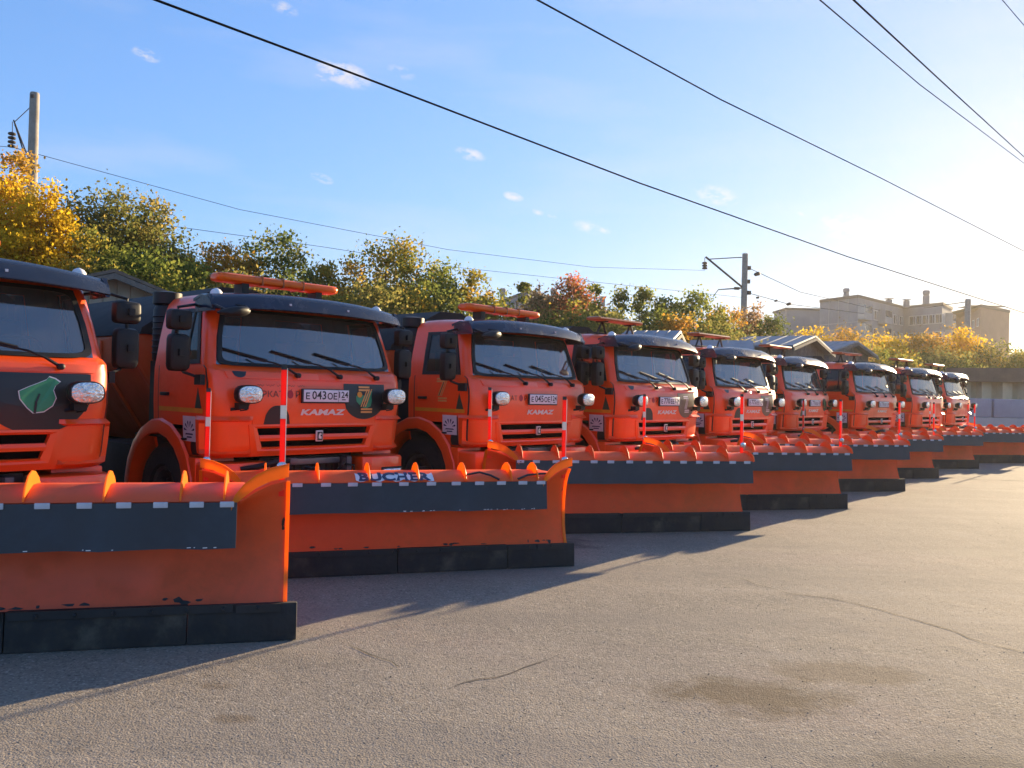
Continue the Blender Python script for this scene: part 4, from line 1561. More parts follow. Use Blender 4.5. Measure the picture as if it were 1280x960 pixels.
def crown_mesh(seed, shape, wd, ht, leaf, nleaf, pal, sparse):
    """crown of real leaves, ht high and wd wide, base at z = 0"""
    g = np.random.default_rng(seed)
    ncl = int(np.clip(55 + wd * ht * 9, 70, 330))
    ph = g.uniform(0, 6.28, 4)
    cl = []
    while len(cl) < ncl:
        p = g.uniform(-1, 1, 3)
        z = (p[2] + 1) / 2
        r = math.hypot(p[0], p[1])
        an = math.atan2(p[1], p[0])
        lob = .80 + .16 * math.sin(2 * an + ph[0] + 3 * z) + .12 * math.sin(5 * an + ph[1] - 5 * z)
        if shape == 'round':
            lim = math.sqrt(max(0, 1 - (abs(z - .50) / .5) ** 2.3)) * lob
        elif shape == 'tall':
            lim = (.95 - .70 * z) * min(1, z / .06) * (lob + .12 * math.sin(14 * z + ph[2]))
        elif shape == 'bush':
            lim = math.sqrt(max(0, 1 - z ** 2.2)) * lob * (1 - .18 * math.sin(3 * an + ph[3]))
        else:
            lim = math.sqrt(max(0, 1 - (abs(z - .56) / .46) ** 2)) * (lob - .04 + .22 * math.sin(3 * an + ph[2] + 6 * z))
        if r < lim and (r > lim * .4 or g.random() < .45):
            cl.append((p[0] * .5 * wd, p[1] * .5 * wd, z * ht))
    cl = np.array(cl)
    ref = min(wd, ht * .8)
    csz = g.uniform(.035, .105, ncl) * ref
    ctint = g.beta(1.8, 2.2, ncl)
    w = csz ** 2
    idx = g.choice(ncl, nleaf, p=w / w.sum())
    d = g.normal(0, 1, (nleaf, 3)) * csz[idx][:, None] * np.array([1, 1, .7])
    c = cl[idx] + d
    c[:, 2] = np.abs(c[:, 2])
    stray = g.random(nleaf) < sparse
    c[stray] += g.normal(0, .045 * ref, (int(stray.sum()), 3))
    tint = np.clip(ctint[idx] + g.normal(0, .17, nleaf), 0, 1)
    a = g.normal(0, 1, (nleaf, 3))
    a /= np.linalg.norm(a, axis=1)[:, None]
    b = np.cross(a, g.normal(0, 1, (nleaf, 3)))
    b /= np.linalg.norm(b, axis=1)[:, None]
    s_ = (leaf * g.uniform(.55, 1.25, nleaf))[:, None] * .5
    nrm = np.cross(a, b)
    v = np.empty((nleaf, 4, 3), np.float32)
    v[:, 0] = c - a * s_
    v[:, 1] = c - b * s_ * .66 + nrm * s_ * .2
    v[:, 2] = c + a * s_
    v[:, 3] = c + b * s_ * .66 + nrm * s_ * .2
    me = bpy.data.meshes.new('crown')
    me.vertices.add(nleaf * 4)
    me.vertices.foreach_set('co', v.ravel())
    me.loops.add(nleaf * 4)
    me.loops.foreach_set('vertex_index', np.arange(nleaf * 4, dtype=np.int32))
    me.polygons.add(nleaf)
    me.polygons.foreach_set('loop_start', np.arange(0, nleaf * 4, 4, dtype=np.int32))
    me.update(calc_edges=True)
    at = me.attributes.new('tint', 'FLOAT', 'FACE')
    at.data.foreach_set('value', tint.astype(np.float32))
    me.materials.append(LEAF[pal])
    return me


def trunk_mesh(seed, crown_low):
    g = random.Random(seed)
    mb = MB()
    lean = (g.uniform(-.05, .05), g.uniform(-.05, .05))
    top = Vector((lean[0], lean[1], .86))
    path = [Vector((0, 0, 0)), Vector((lean[0] * .2 + .006, lean[1] * .3, .2)), Vector((lean[0] * .6, lean[1] * .6 + .01, .5)), top]
    mb.tube(path, [.022, .017, .012, .003], 8)
    for k in range(9):
        t_ = g.uniform(.18, .75)
        o = path[1].lerp(path[2], t_ / .8)
        a = g.uniform(0, 6.28)
        ln = g.uniform(.2, .42) * (1.05 - t_ * .6)
        e = o + Vector((math.cos(a) * ln * .8, math.sin(a) * ln * .8, ln * .75))
        m_ = o.lerp(e, .5) + Vector((0, 0, -.02))
        mb.tube([o, m_, e], [.009, .006, .002], 5)
        for q in range(2):
            e2 = m_.lerp(e, .5) + Vector((g.uniform(-.12, .12), g.uniform(-.12, .12), g.uniform(.02, .14)))
            mb.tube([m_, e2], [.004, .0015], 4)
    return mb


TRUNKS = []
for k in range(3):
    o = trunk_mesh(100 + k, .2).build('trunk', M['bark'], smooth=50)
    TRUNKS.append(o.data)
    bpy.data.objects.remove(o)
tree_n = [0]


def tree(px, pytop, D, wpx, shape, pal, label, name='tree', group='trees behind the row of trucks', z0f=.10, depthf=1.0, cat='tree'):
    base = W(px, 480, D)
    top = W(px, pytop, D)
    H_ = top.z * 1.0
    wd = wpx / FPX * D * 1.12
    k = tree_n[0]
    tree_n[0] += 1
    t = empty(name, (base.x, D, 0), rnd.uniform(0, 6.28))
    tag(t, label, cat, group)
    tr = bpy.data.objects.new('trunk', TRUNKS[k % 3])
    COL.objects.link(tr)
    tr.parent = t
    tr.scale = (H_, H_, H_)
    leaf = .062 + .0021 * D
    ht = H_ * (1 - z0f)
    area = wd * ht
    dens = {'round': 1.2, 'bush': 1.2, 'open': .95, 'tall': 1.3}[shape]
    nleaf = int(min(36000, max(7000, area / leaf ** 2 * 13.0 * dens)))
    cr = bpy.data.objects.new('crown', crown_mesh(500 + k * 7, shape, wd, ht, leaf, nleaf, pal, .14 if shape == 'open' else .07))
    COL.objects.link(cr)
    cr.parent = t
    cr.location = (0, 0, H_ * z0f)
    return t


TREES = [
    # px, top y, distance, width px, crown, palette, label
    (225, 318, 21, 110, 'bush', 'green', 'green bush filling the dip before the orange-brown tree'),
    (372, 340, 22, 120, 'bush', 'greendark', 'dark green bush behind the visor of the second truck'),
    (420, 352, 23, 110, 'bush', 'mixed', 'green and orange bush left of the gap between second and third truck'),
    (515, 345, 25, 100, 'bush', 'mixed', 'green and orange bush behind the second and third truck gap'),
    (610, 352, 27, 90, 'bush', 'mixed', 'mottled bush behind the amber light bar of the third truck'),
    (730, 372, 31, 110, 'bush', 'mixed', 'mottled bush below the red maple'),
    (815, 380, 32, 90, 'bush', 'green', 'green bush below the ragged-topped thin tree'),
    (865, 388, 34, 80, 'bush', 'mixed', 'mottled bush below the round green tree'),
    (110, 285, 19, 120, 'bush', 'mixed', 'mottled bush between the yellow and the tall olive tree'),
    (-40, 215, 20, 170, 'round', 'yellow', 'yellow autumn tree cut off by the edge of the picture'),
    (14, 190, 21, 80, 'open', 'orange', 'thin orange-tipped tree with a high sprig beside the concrete mast'),
    (48, 232, 20, 110, 'round', 'yellow', 'bright yellow tree in front of the concrete mast'),
    (128, 236, 22, 125, 'open', 'olive', 'tallest olive-green tree with an open top'),
    (188, 252, 23, 105, 'open', 'olive', 'olive and rust tree on the right shoulder of the tallest olive one'),
    (160, 290, 20, 150, 'bush', 'green', 'green leafy bush below the two tall olive trees'),
    (232, 306, 23, 70, 'round', 'mixed', 'small green and orange tree in the dip of the tree line'),
    (280, 308, 24, 90, 'round', 'orange', 'orange-brown tree above the roof of the second truck'),
    (343, 295, 25, 105, 'open', 'greendark', 'dark green tree with thin top above the long amber light bar'),
    (300, 335, 21, 120, 'bush', 'olive', 'olive bush behind the second truck'),
    (396, 330, 25, 75, 'round', 'mixed', 'green tree with orange patches beside the dark thin-topped one'),
    (440, 326, 25, 80, 'bush', 'orange', 'low orange tree behind the visor of the second truck'),
    (487, 300, 27, 100, 'open', 'mixed', 'tall orange and green tree with open crown above the gap between two trucks'),
    (470, 345, 23, 130, 'bush', 'olive', 'olive undergrowth bush between second and third truck'),
    (540, 330, 28, 85, 'round', 'green', 'green tree right of the tall open-crowned one'),
    (592, 342, 28, 56, 'open', 'mixed', 'small green tree with orange top above the third truck'),
    (560, 365, 25, 120, 'bush', 'greendark', 'dark green bush behind the roof of the third truck'),
    (648, 350, 31, 46, 'tall', 'greendark', 'narrow dark tree in front of the grey apartment block'),
    (625, 372, 28, 80, 'bush', 'green', 'green bush under the narrow dark tree'),
    (672, 358, 34, 66, 'open', 'rust', 'pale rust tree in front of the grey apartment block'),
    (712, 350, 35, 84, 'round', 'red', 'red autumn maple in the tree line'),
    (690, 378, 30, 90, 'bush', 'greendark', 'dark green bush in front of the red maple'),
    (738, 352, 32, 46, 'tall', 'green', 'pointed green tree right beside the red maple'),
    (770, 352, 33, 50, 'tall', 'green', 'second pointed green tree from the red maple'),
    (800, 358, 34, 50, 'tall', 'green', 'pointed green tree, third from the red maple'),
    (828, 366, 34, 46, 'open', 'green', 'thin green tree with ragged top beside the pointed ones'),
    (760, 388, 29, 150, 'bush', 'olive', 'broad olive bush below the pointed green trees'),
    (868, 362, 36, 70, 'round', 'green', 'round green tree left of the far mast'),
    (842, 388, 31, 70, 'bush', 'orange', 'orange bush above the grey shed roof'),
    (904, 382, 38, 56, 'round', 'orange', 'orange tree at the foot of the far mast'),
    (936, 384, 44, 50, 'open', 'rust', 'thin rust-coloured tree just right of the far mast'),
    (890, 402, 33, 100, 'bush', 'olive', 'olive bush below the orange tree at the far mast'),
    (962, 397, 42, 60, 'round', 'greendark', 'dark green rounded tree before the blue hills'),
    (1012, 407, 56, 70, 'bush', 'yellow', 'yellow shrub before the end wall of the grey block'),
    (1055, 411, 58, 66, 'round', 'orange', 'orange-yellow tree before the grey block balconies'),
    (1108, 415, 60, 90, 'bush', 'yellow', 'wide yellow shrub under the middle of the grey block'),
    (1160, 418, 62, 80, 'round', 'orange', 'orange tree under the right wing of the grey block'),
    (1202, 411, 62, 60, 'round', 'yellow', 'yellow tree beside the thin far mast'),
    (1240, 427, 60, 80, 'bush', 'olive', 'olive shrub before the brown block'),
    (1285, 433, 60, 90, 'bush', 'olive', 'olive shrub past the brown block at the picture edge'),
    (1330, 429, 62, 90, 'bush', 'orange', 'orange shrub just past the picture edge'),
]
for (px, py, D, wp, sh, pal, lab) in TREES:
    nm = 'bush' if sh == 'bush' else 'tree'
    tree(px, py, D, wp, sh, pal, lab, name='autumn_' + nm, z0f={'round': .12, 'open': .12, 'tall': .06, 'bush': .02}[sh], cat=nm)
# low thicket that closes the foot of the tree line: one mass
thk = []
for k, (px, py, D, wp, pal) in enumerate([(980, 425, 46, 120, 'olive'), (1080, 430, 48, 150, 'mixed'), (1180, 436, 54, 150, 'olive'), (1270, 440, 58, 130, 'mixed'), (915, 415, 36, 90, 'greendark'), (1030, 428, 44, 120, 'rust')]):
    tree(px, py, D, wp, 'bush', pal, ['olive scrub behind the farthest sheds', 'green and yellow scrub below the grey block', 'olive scrub above the far truck roofs', 'scrub above the flat brown roof', 'dark green scrub between the sheds and the far mast', 'rust-coloured scrub behind the shed gable'][k], name='scrub_bush', group='scrub below the far trees', z0f=.02, cat='bush')

# ------------------------------------------------------------------ railway masts and overhead wires
def mast(px, py_top, D, H_extra, rad, label, arms):
    top = W(px, py_top, D)
    t = empty('railway_mast', (top.x, D, 0))
    tag(t, label, 'mast')
    mb = MB().lathe([(rad * 1.25, 0), (rad, top.z - .05), (rad * .9, top.z)], 14)
    mb.build('pole', M['concrete'], t, smooth=50)
    return t, top


def loc_on(t, px, py, D):
    return W(px, py, D) - Vector(t.location)


D1 = 25.5
mt1, top1 = mast(43.5, 116, D1, 0, .135, 'tall grey concrete railway mast behind the yellow tree', None)
mb = MB()
a0, a1 = loc_on(mt1, 17, 150, D1), loc_on(mt1, 37, 207, D1)
for o in (-.05, .05):
    mb.tube([a0, a1 + Vector((o, 0, 0))], .022, 6)
for k in range(1, 8):
    p = a0.lerp(a1, k / 8)
    mb.box(p, (.05 + .09 * k / 8, .03, .02))
mb.build('bracket_arm', M['iron'], mt1)
mb = MB().tube([a0 + Vector((.04, 0, -.05)), loc_on(mt1, 39, 133, D1)], .012, 6)
mb.build('stay_rod', M['iron'], mt1)
mb = MB()
i0, i1 = loc_on(mt1, 15.5, 152, D1), loc_on(mt1, 15.5, 184, D1)
mb.tube([i0, i1], .012, 6)
for k in range(4):
    z = lerp(i0.z, i1.z, .48 + .16 * k)
    mb.lathe([(.02, .06), (.10, .03), (.115, 0), (.10, -.03), (.02, -.04)], 12, mtx=Matrix.Translation((i0.x, i0.y, z)))
mb.build('insulator', M['iron'], mt1, smooth=40)
mb = MB().tube([loc_on(mt1, 37, 220, D1), loc_on(mt1, 10, 240, D1)], [.05, .035], 8)
mb.build('lower_arm', M['iron'], mt1)
mb = MB()
mb.box(loc_on(mt1, 43.5, 122, D1) + Vector((0, -.13, 0)), (.10, .03, .10))
mb.box(loc_on(mt1, 43.5, 212, D1) + Vector((0, -.14, 0)), (.10, .03, .10))
mb.build('mast_bolt', M['iron'], mt1)

D2 = 50.0
mt2, top2 = mast(931.5, 317, D2, 0, .17, 'far grey railway mast with slanting bracket and insulators', None)
L2 = lambda x, y: loc_on(mt2, x, y, D2)
mb = MB().tube([L2(882, 321), L2(929, 360)], .06, 6)
mb.build('bracket_arm', M['iron'], mt2)
mb = MB().tube([L2(886, 324), L2(930, 321.5)], .03, 5)
mb.build('stay_rod', M['iron'], mt2)
mb = MB()
i0 = L2(881, 322)
mb.tube([i0, L2(881, 337)], .02, 5)
for k in range(3):
    mb.lathe([(.03, .1), (.16, .04), (.16, -.04), (.03, -.06)], 10, mtx=Matrix.Translation(L2(881, 329 + 3.2 * k)))
mb.build('insulator', M['iron'], mt2, smooth=40)
mb = MB().tube([L2(928, 360), L2(898, 362), L2(891, 371)], [.05, .03, .02], 6)
mb.box(L2(921, 360.5), (.3, .1, .16))
mb.build('lower_arm', M['iron'], mt2)
mb = MB()
for (x, y) in ((936, 335), (936, 366), (935, 352)):
    mb.box(L2(x, y), (.22, .2, .22))
mb.build('wire_clamp', M['iron'], mt2)
D3 = 75
mt3, top3 = mast(1210, 374, D3, 0, .24, 'thin distant mast standing before the brown block', None)


def cable(label, pts, r, sag=0.0, group='overhead wires', beads=()):
    P = [W(*p) for p in pts]
    fine_ = []
    for a, b in zip(P[:-1], P[1:]):
        for k in range(10):
            t_ = k / 10
            q = a.lerp(b, t_)
            q.z -= sag * 4 * t_ * (1 - t_)
            fine_.append(q)
    fine_.append(P[-1])
    # carry the wire on well past both edges of the view
    if max(p[0] for p in pts) > 1290 or min(p[0] for p in pts) < -10 or min(p[1] for p in pts) < -10:
        d0 = P[0] - P[1]
        d0.z = 0
        if pts[0][1] < 0 or pts[0][0] < 0:
            fine_.insert(0, P[0] + d0.normalized() * 45)
        d1 = P[-1] - P[-2]
        d1.z = 0
        if pts[-1][0] > 1280:
            fine_.append(P[-1] + d1.normalized() * 60)
    mb = MB()
    mb.tube(fine_, r, 6)
    o = mb.build('overhead_wire', M['cable'], smooth=60)
    tag(o, label, 'wire', group)
    for (px, py, D, s) in beads:
        b = MB().lathe([(.01, -s), (s * .5, -s * .6), (s * .55, s * .6), (.01, s)], 10, mtx=Matrix.Translation(W(px, py, D)) @ Matrix.Rotation(R(75), 4, 'Y'))
        b.build('insulator', M['iron'], o, smooth=40)
    return o


cable('thick black wire from the top edge above the second truck down to the brown block', [(60, -50, 9.5), (195, 0, 10.5), (455, 97, 13.5), (800, 229, 20), (1060, 321, 31), (1280, 391, 50), (1420, 432, 80)], .017)
cable('single wire crossing the middle of the sky, steeper than the thick one', [(560, -65, 11), (672, 0, 12.5), (900, 124, 18), (1100, 222, 28), (1280, 314, 48), (1400, 368, 80)], .014)
cable('lower of the two close wires in the upper right sky', [(960, -55, 13), (1025, 0, 15), (1150, 106, 22), (1280, 204, 40), (1360, 262, 70)], .013)
cable('upper and thicker of the two close wires in the upper right sky', [(1010, -55, 13), (1067, 0, 15), (1175, 100, 22), (1280, 196, 40), (1350, 258, 70)], .018)
cable('short wire crossing the top right corner', [(1215, -60, 14), (1253, 0, 17), (1282, 34, 20), (1350, 110, 34)], .009)
cable('thin wire running from the concrete mast to the far mast', [(-60, 178, 22), (15.5, 184, 25.5), (300, 262, 31), (560, 312, 38), (740, 334, 44), (881, 338, 50)], .009)
cable('lower thin wire in front of the tree tops', [(-40, 250, 24), (225, 284, 28), (400, 308, 33), (560, 333, 38), (700, 348, 44), (930, 372, 50)], .009)
cable('thin wire with two round insulators leaving the far mast', [(936, 335, 50), (1000, 365, 62), (1100, 388, 90)], .018, beads=[(946.5, 342.5, 51.5, .22)])
cable('thin wire with three small insulators below the far mast top', [(935, 366, 50), (985, 380, 60), (1080, 392, 85)], .018, beads=[(947, 372, 51.5, .12), (970, 376, 56, .13), (986, 380, 60, .2)])
cable('slack wire between the grey block and the thin distant mast', [(1155, 385, 110), (1210, 377, 75)], .04)

# ------------------------------------------------------------------ far buildings
M['bl_grey'] = pmat('grey_panel_concrete', (.26, .26, .27), .9, var=.1, scale=.4, dirt=(.2, .18, .17), dirt_amt=.5, dirt_scale=.3)
M['bl_pale'] = pmat('pale_panel_concrete', (.38, .36, .34), .9, var=.1, scale=.4)
M['bl_brown'] = pmat('brown_brick_wall', (.27, .17, .13), .9, var=.12, scale=.5)
M['bl_glass'] = pmat('window_glass_far', (.05, .06, .075), .12, var=.4, scale=.6, spec=.8)
M['bl_frame'] = pmat('window_frame_white', (.55, .54, .52), .6)
M['bl_roof'] = pmat('roof_felt', (.10, .095, .09), .9)


def wall_box(mb, p0, p1, thick, z0, z1, mi=0):
    """upright slab from p0 to p1 (2-D), thickness to the left of the direction"""
    d = Vector((p1[0] - p0[0], p1[1] - p0[1], 0))
    n_ = Vector((-d.y, d.x, 0)).normalized() * thick
    a, b = Vector((p0[0], p0[1], 0)), Vector((p1[0], p1[1], 0))
    q = [a, b, b + n_, a + n_]
    mb.add([v + Vector((0, 0, z0)) for v in q] + [v + Vector((0, 0, z1)) for v in q], [(3, 2, 1, 0), (4, 5, 6, 7), (0, 1, 5, 4), (1, 2, 6, 5), (2, 3, 7, 6), (3, 0, 4, 7)], mi)
    return mb


def facade(t, p0, p1, zs, ncol, ww, wh, wall=None, skip=(), balc=()):
    """windows (with panes as sub-parts) standing proud of the wall p0 -> p1 as seen from the camera side"""
    a, b = Vector((p0[0], p0[1], 0)), Vector((p1[0], p1[1], 0))
    d = (b - a).normalized()
    n_ = Vector((d.y, -d.x, 0))
    rot = Matrix(((d.x, n_.x, 0), (d.y, n_.y, 0), (0, 0, 1)))
    L_ = (b - a).length
    fm = gmesh = None
    for r_, z in enumerate(zs):
        for c in range(ncol):
            if (r_, c) in skip:
                continue
            pos = a + d * L_ * (c + .5) / ncol + Vector((0, 0, z))
            if (r_, c) in balc or c in balc:
                mb = MB()
                mb.box((0, .55, -1.15), (3.0, 1.1, .12))
                mb.box((0, 1.08, -.62), (3.0, .06, 1.0))
                mb.box((-1.47, .55, 0), (.06, 1.1, 2.3))
                mb.box((1.47, .55, 0), (.06, 1.1, 2.3))
                o = mb.build('balcony', M['bl_pale'], t)
                o.matrix_local = Matrix.Translation(pos - Vector(t.location)) @ rot.to_4x4()
                g = MB()
                for k in range(4):
                    g.box((-1.1 + .73 * k, 1.06, .42), (.66, .03, 1.0))
                go_ = g.build('balcony_glass', M['bl_glass'], o)
                continue
            if fm is None:
                mb = MB()
                for (x, z_, sx, sz) in ((0, wh / 2, ww + .12, .12), (0, -wh / 2, ww + .2, .12), (-ww / 2, 0, .1, wh), (ww / 2, 0, .1, wh), (ww * .12, 0, .08, wh)):
                    mb.box((x, .04, z_), (sx, .14, sz))
                o = mb.build('window', M['bl_frame'], t)
                fm = o.data
                g = MB().box((0, .015, 0), (ww, .04, wh)).build('pane', M['bl_glass'], o)
                gmesh = g.data
            else:
                o = bpy.data.objects.new('window', fm)
                COL.objects.link(o)
                o.parent = t
                g = bpy.data.objects.new('pane', gmesh)
                COL.objects.link(g)
                g.parent = o
            o.matrix_local = Matrix.Translation(pos - Vector(t.location)) @ rot.to_4x4()


def vent(t, x, y, z, h, w_, pot=False):
    mb = MB()
    mb.box((x, y, z + h / 2), (w_, w_, h))
    if pot:
        mb.lathe([(w_ * .45, 0), (w_ * .72, .3), (w_ * .72, .7), (w_ * .5, .9)], 10, mtx=Matrix.Translation((x, y, z + h)))
    else:
        mb.box((x, y, z + h + .20), (w_ * 1.5, w_ * 1.5, .10))
        mb.box((x, y, z + h + .1), (w_ * .5, w_ * .5, .2))
    return mb.build('chimney', M['bl_grey'], t)


# grey block: end wall, long wall running away to the right, then a wing turned towards the lot
DA = 130.0
cA = W(1073, 372, DA)
eA = W(1025, 379.5, DA + 8)
iA = W(1130, 385.5, DA + 14)
wA = W(1178, 382, DA + 7)
xA = W(1190, 383, DA + 14)
zr = cA.z
t = empty('apartment_block', (cA.x, cA.y, 0))
tag(t, 'grey panel apartment block with vent stacks on the roof and an angled right wing', 'building')
o3 = Vector(t.location)
mb = MB()
foot = [(eA.x, eA.y), (cA.x, cA.y), (iA.x, iA.y), (wA.x, wA.y), (xA.x, xA.y), (xA.x - 12, xA.y + 22), (iA.x - 4, iA.y + 16), (eA.x + 8, eA.y + 18)]
mb.prism(foot, lambda p, k: Vector((p[0] - o3.x, p[1] - o3.y, -1 if k == 0 else zr)))
mb.build('wall', M['bl_grey'], t)
mb = MB()
cx_, cy_ = sum(p[0] for p in foot) / 8, sum(p[1] for p in foot) / 8
mb.prism([(cx_ + (p[0] - cx_) * 1.012, cy_ + (p[1] - cy_) * 1.012) for p in foot], lambda p, k: Vector((p[0] - o3.x, p[1] - o3.y, zr + (0 if k == 0 else .45))))
mb.build('roof', M['bl_roof'], t)
zs_ = [zr - 2.2 - 2.9 * k for k in range(4)]
facade(t, (cA.x, cA.y), (iA.x, iA.y), zs_, 7, 1.5, 1.5, balc=(0, 3))
facade(t, (iA.x, iA.y), (wA.x, wA.y), zs_, 6, 1.4, 1.5, skip=[(0, 0), (1, 0)])
facade(t, (wA.x, wA.y), (xA.x, xA.y), zs_, 3, 1.2, 1.4, balc=(1,))
# panel joints on the end wall
d_ = Vector((cA.x - eA.x, cA.y - eA.y, 0))
mb = MB()
for k in range(1, 4):
    p = Vector((eA.x, eA.y, 0)) + d_ * k / 4 - o3
    mb.box((p.x, p.y - .02, zr / 2), (.09, .09, zr))
for k in range(4):
    q0 = Vector((eA.x, eA.y, 0)) - o3
    q1 = Vector((cA.x, cA.y, 0)) - o3
    wall_box(mb, (q0.x, q0.y), (q1.x, q1.y), -.05, zs_[k] - 1.6, zs_[k] - 1.5)
mb.build('panel_joint', M['bl_pale'], t)
for (px, h, w_, pot) in ((1057.5, 2.1, .75, True), (1071, 1.1, .85, False), (1086, .8, .75, False), (1098.5, .8, .75, False), (1111, 1.2, .8, False), (1133, 1.1, .75, False), (1157.5, 2.1, .8, True)):
    p = W(px, 380, DA + 12)
    vent(t, p.x - o3.x, p.y - o3.y, zr, h, w_, pot)

# brown block and low neighbour
cB = W(1240, 386, 150)
t = empty('apartment_block', (cB.x, cB.y, 0))
tag(t, 'plain brown block standing right of the grey one', 'building')
o3 = Vector(t.location)
l_, r_ = W(1200, 384, 168), W(1262, 388, 156)
mb = MB()
foot = [(l_.x, l_.y), (W(1226, 387, 148).x, 148), (r_.x, r_.y), (r_.x - 6, r_.y + 20), (l_.x + 4, l_.y + 16)]
mb.prism(foot, lambda p, k: Vector((p[0] - o3.x, p[1] - o3.y, -1 if k == 0 else cB.z)))
mb.build('wall', M['bl_brown'], t)
mb = MB()
cx_, cy_ = sum(p[0] for p in foot) / 5, sum(p[1] for p in foot) / 5
mb.prism([(cx_ + (p[0] - cx_) * 1.015, cy_ + (p[1] - cy_) * 1.015) for p in foot], lambda p, k: Vector((p[0] - o3.x, p[1] - o3.y, cB.z + (0 if k == 0 else .5))))
mb.build('roof', M['bl_roof'], t)
facade(t, foot[0], foot[1], [cB.z - 2.5, cB.z - 5.5, cB.z - 8.5], 5, 1.5, 1.4)
for px in (1220, 1233):
    p = W(px, 385, 158)
    vent(t, p.x - o3.x, p.y - o3.y, cB.z, 1.0, 3.0)
cB = W(1190, 396, 190)
t = empty('low_house', (cB.x, cB.y, 0))
tag(t, 'low hazy building in the gap between grey and brown blocks', 'building')
mb = MB().box((0, 3, cB.z / 2), (16, 10, cB.z))
mb.build('wall', M['bl_grey'], t)
mb = MB().box((0, 3, cB.z + .2), (16.6, 10.6, .4))
mb.build('roof', M['bl_roof'], t)
for k in range(2):
    vent(t, -4 + 7 * k, 1, cB.z + .4, .7, 1.4)
# small annex left of the grey block
cC = W(1018, 388, 165)
t = empty('low_house', (cC.x, cC.y, 0))
tag(t, 'low blue-grey building against the left end of the grey block', 'building')
MB().box((0, 4, cC.z / 2), (11, 8, cC.z)).build('wall', M['bl_grey'], t)
MB().box((0, 4, cC.z + .2), (11.5, 8.5, .4)).build('roof', M['bl_roof'], t)
# grey block behind the maples
cD = W(660, 366, 120)
rD = W(770, 384, 150)
lD = W(628, 374, 134)
t = empty('apartment_block', (cD.x, cD.y, 0))
tag(t, 'grey apartment block with two tall vent stacks half hidden behind the red maple', 'building')
o3 = Vector(t.location)
foot = [(lD.x, lD.y), (cD.x, cD.y), (rD.x, rD.y), (rD.x - 6, rD.y + 14), (lD.x + 6, lD.y + 14)]
mb = MB().prism(foot, lambda p, k: Vector((p[0] - o3.x, p[1] - o3.y, -1 if k == 0 else cD.z)))
mb.build('wall', M['bl_grey'], t)
cx_, cy_ = sum(p[0] for p in foot) / 5, sum(p[1] for p in foot) / 5
mb = MB().prism([(cx_ + (p[0] - cx_) * 1.012, cy_ + (p[1] - cy_) * 1.012) for p in foot], lambda p, k: Vector((p[0] - o3.x, p[1] - o3.y, cD.z + (0 if k == 0 else .4))))
mb.build('roof', M['bl_roof'], t)
facade(t, foot[1], foot[2], [cD.z - 2.2 - 2.9 * k for k in range(3)], 12, 1.5, 1.5, balc=(2, 6))
for (px, h, pot) in ((692, 1.8, True), (729, 1.5, False), (753, 1.3, False), (682, .6, False), (628, 1.6, True), (636, .8, False)):
    p = W(px, 376, 136)
    vent(t, p.x - o3.x, p.y - o3.y, cD.z, h, .8, pot)
# blue hills far away
M['hill'] = pmat('hill_woods', (.045, .06, .035), .95, var=.3, scale=.02)
mb = MB()
hs = []
for k in range(41):
    px = -200 + 45 * k
    D = 420
    q = W(px, 480, D)
    h = 1.7 + (497 - 402 - 14 * math.sin(k * .55) - 8 * math.sin(k * 1.3 + 1)) / FPX * D * (.55 if px < 850 or px > 1080 else 1.0)
    hs.append((q.x, D, h))
rings = []
for x, y, h in hs:
    rings.append([Vector((x, y - 40, -.8)), Vector((x, y, h)), Vector((x, y + 90, h * .9)), Vector((x, y + 200, -.8))])
mb.loft(rings)
ho = mb.build('hills', M['hill'], smooth=60)
tag(ho, kind='structure')

# ------------------------------------------------------------------ sheds behind the trucks
M['tin'] = pmat('grey_roof_sheet', (.21, .23, .26), .55, .25, var=.1, dirt=(.3, .28, .25), dirt_amt=.3)
M['board'] = pmat('weathered_boards', (.17, .15, .13), .9, var=.3, scale=8)
M['beige'] = pmat('beige_boards', (.42, .35, .27), .85, var=.12, scale=4)
M['brownroof'] = pmat('brown_roof_sheet', (.16, .12, .09), .7, var=.25, scale=4)


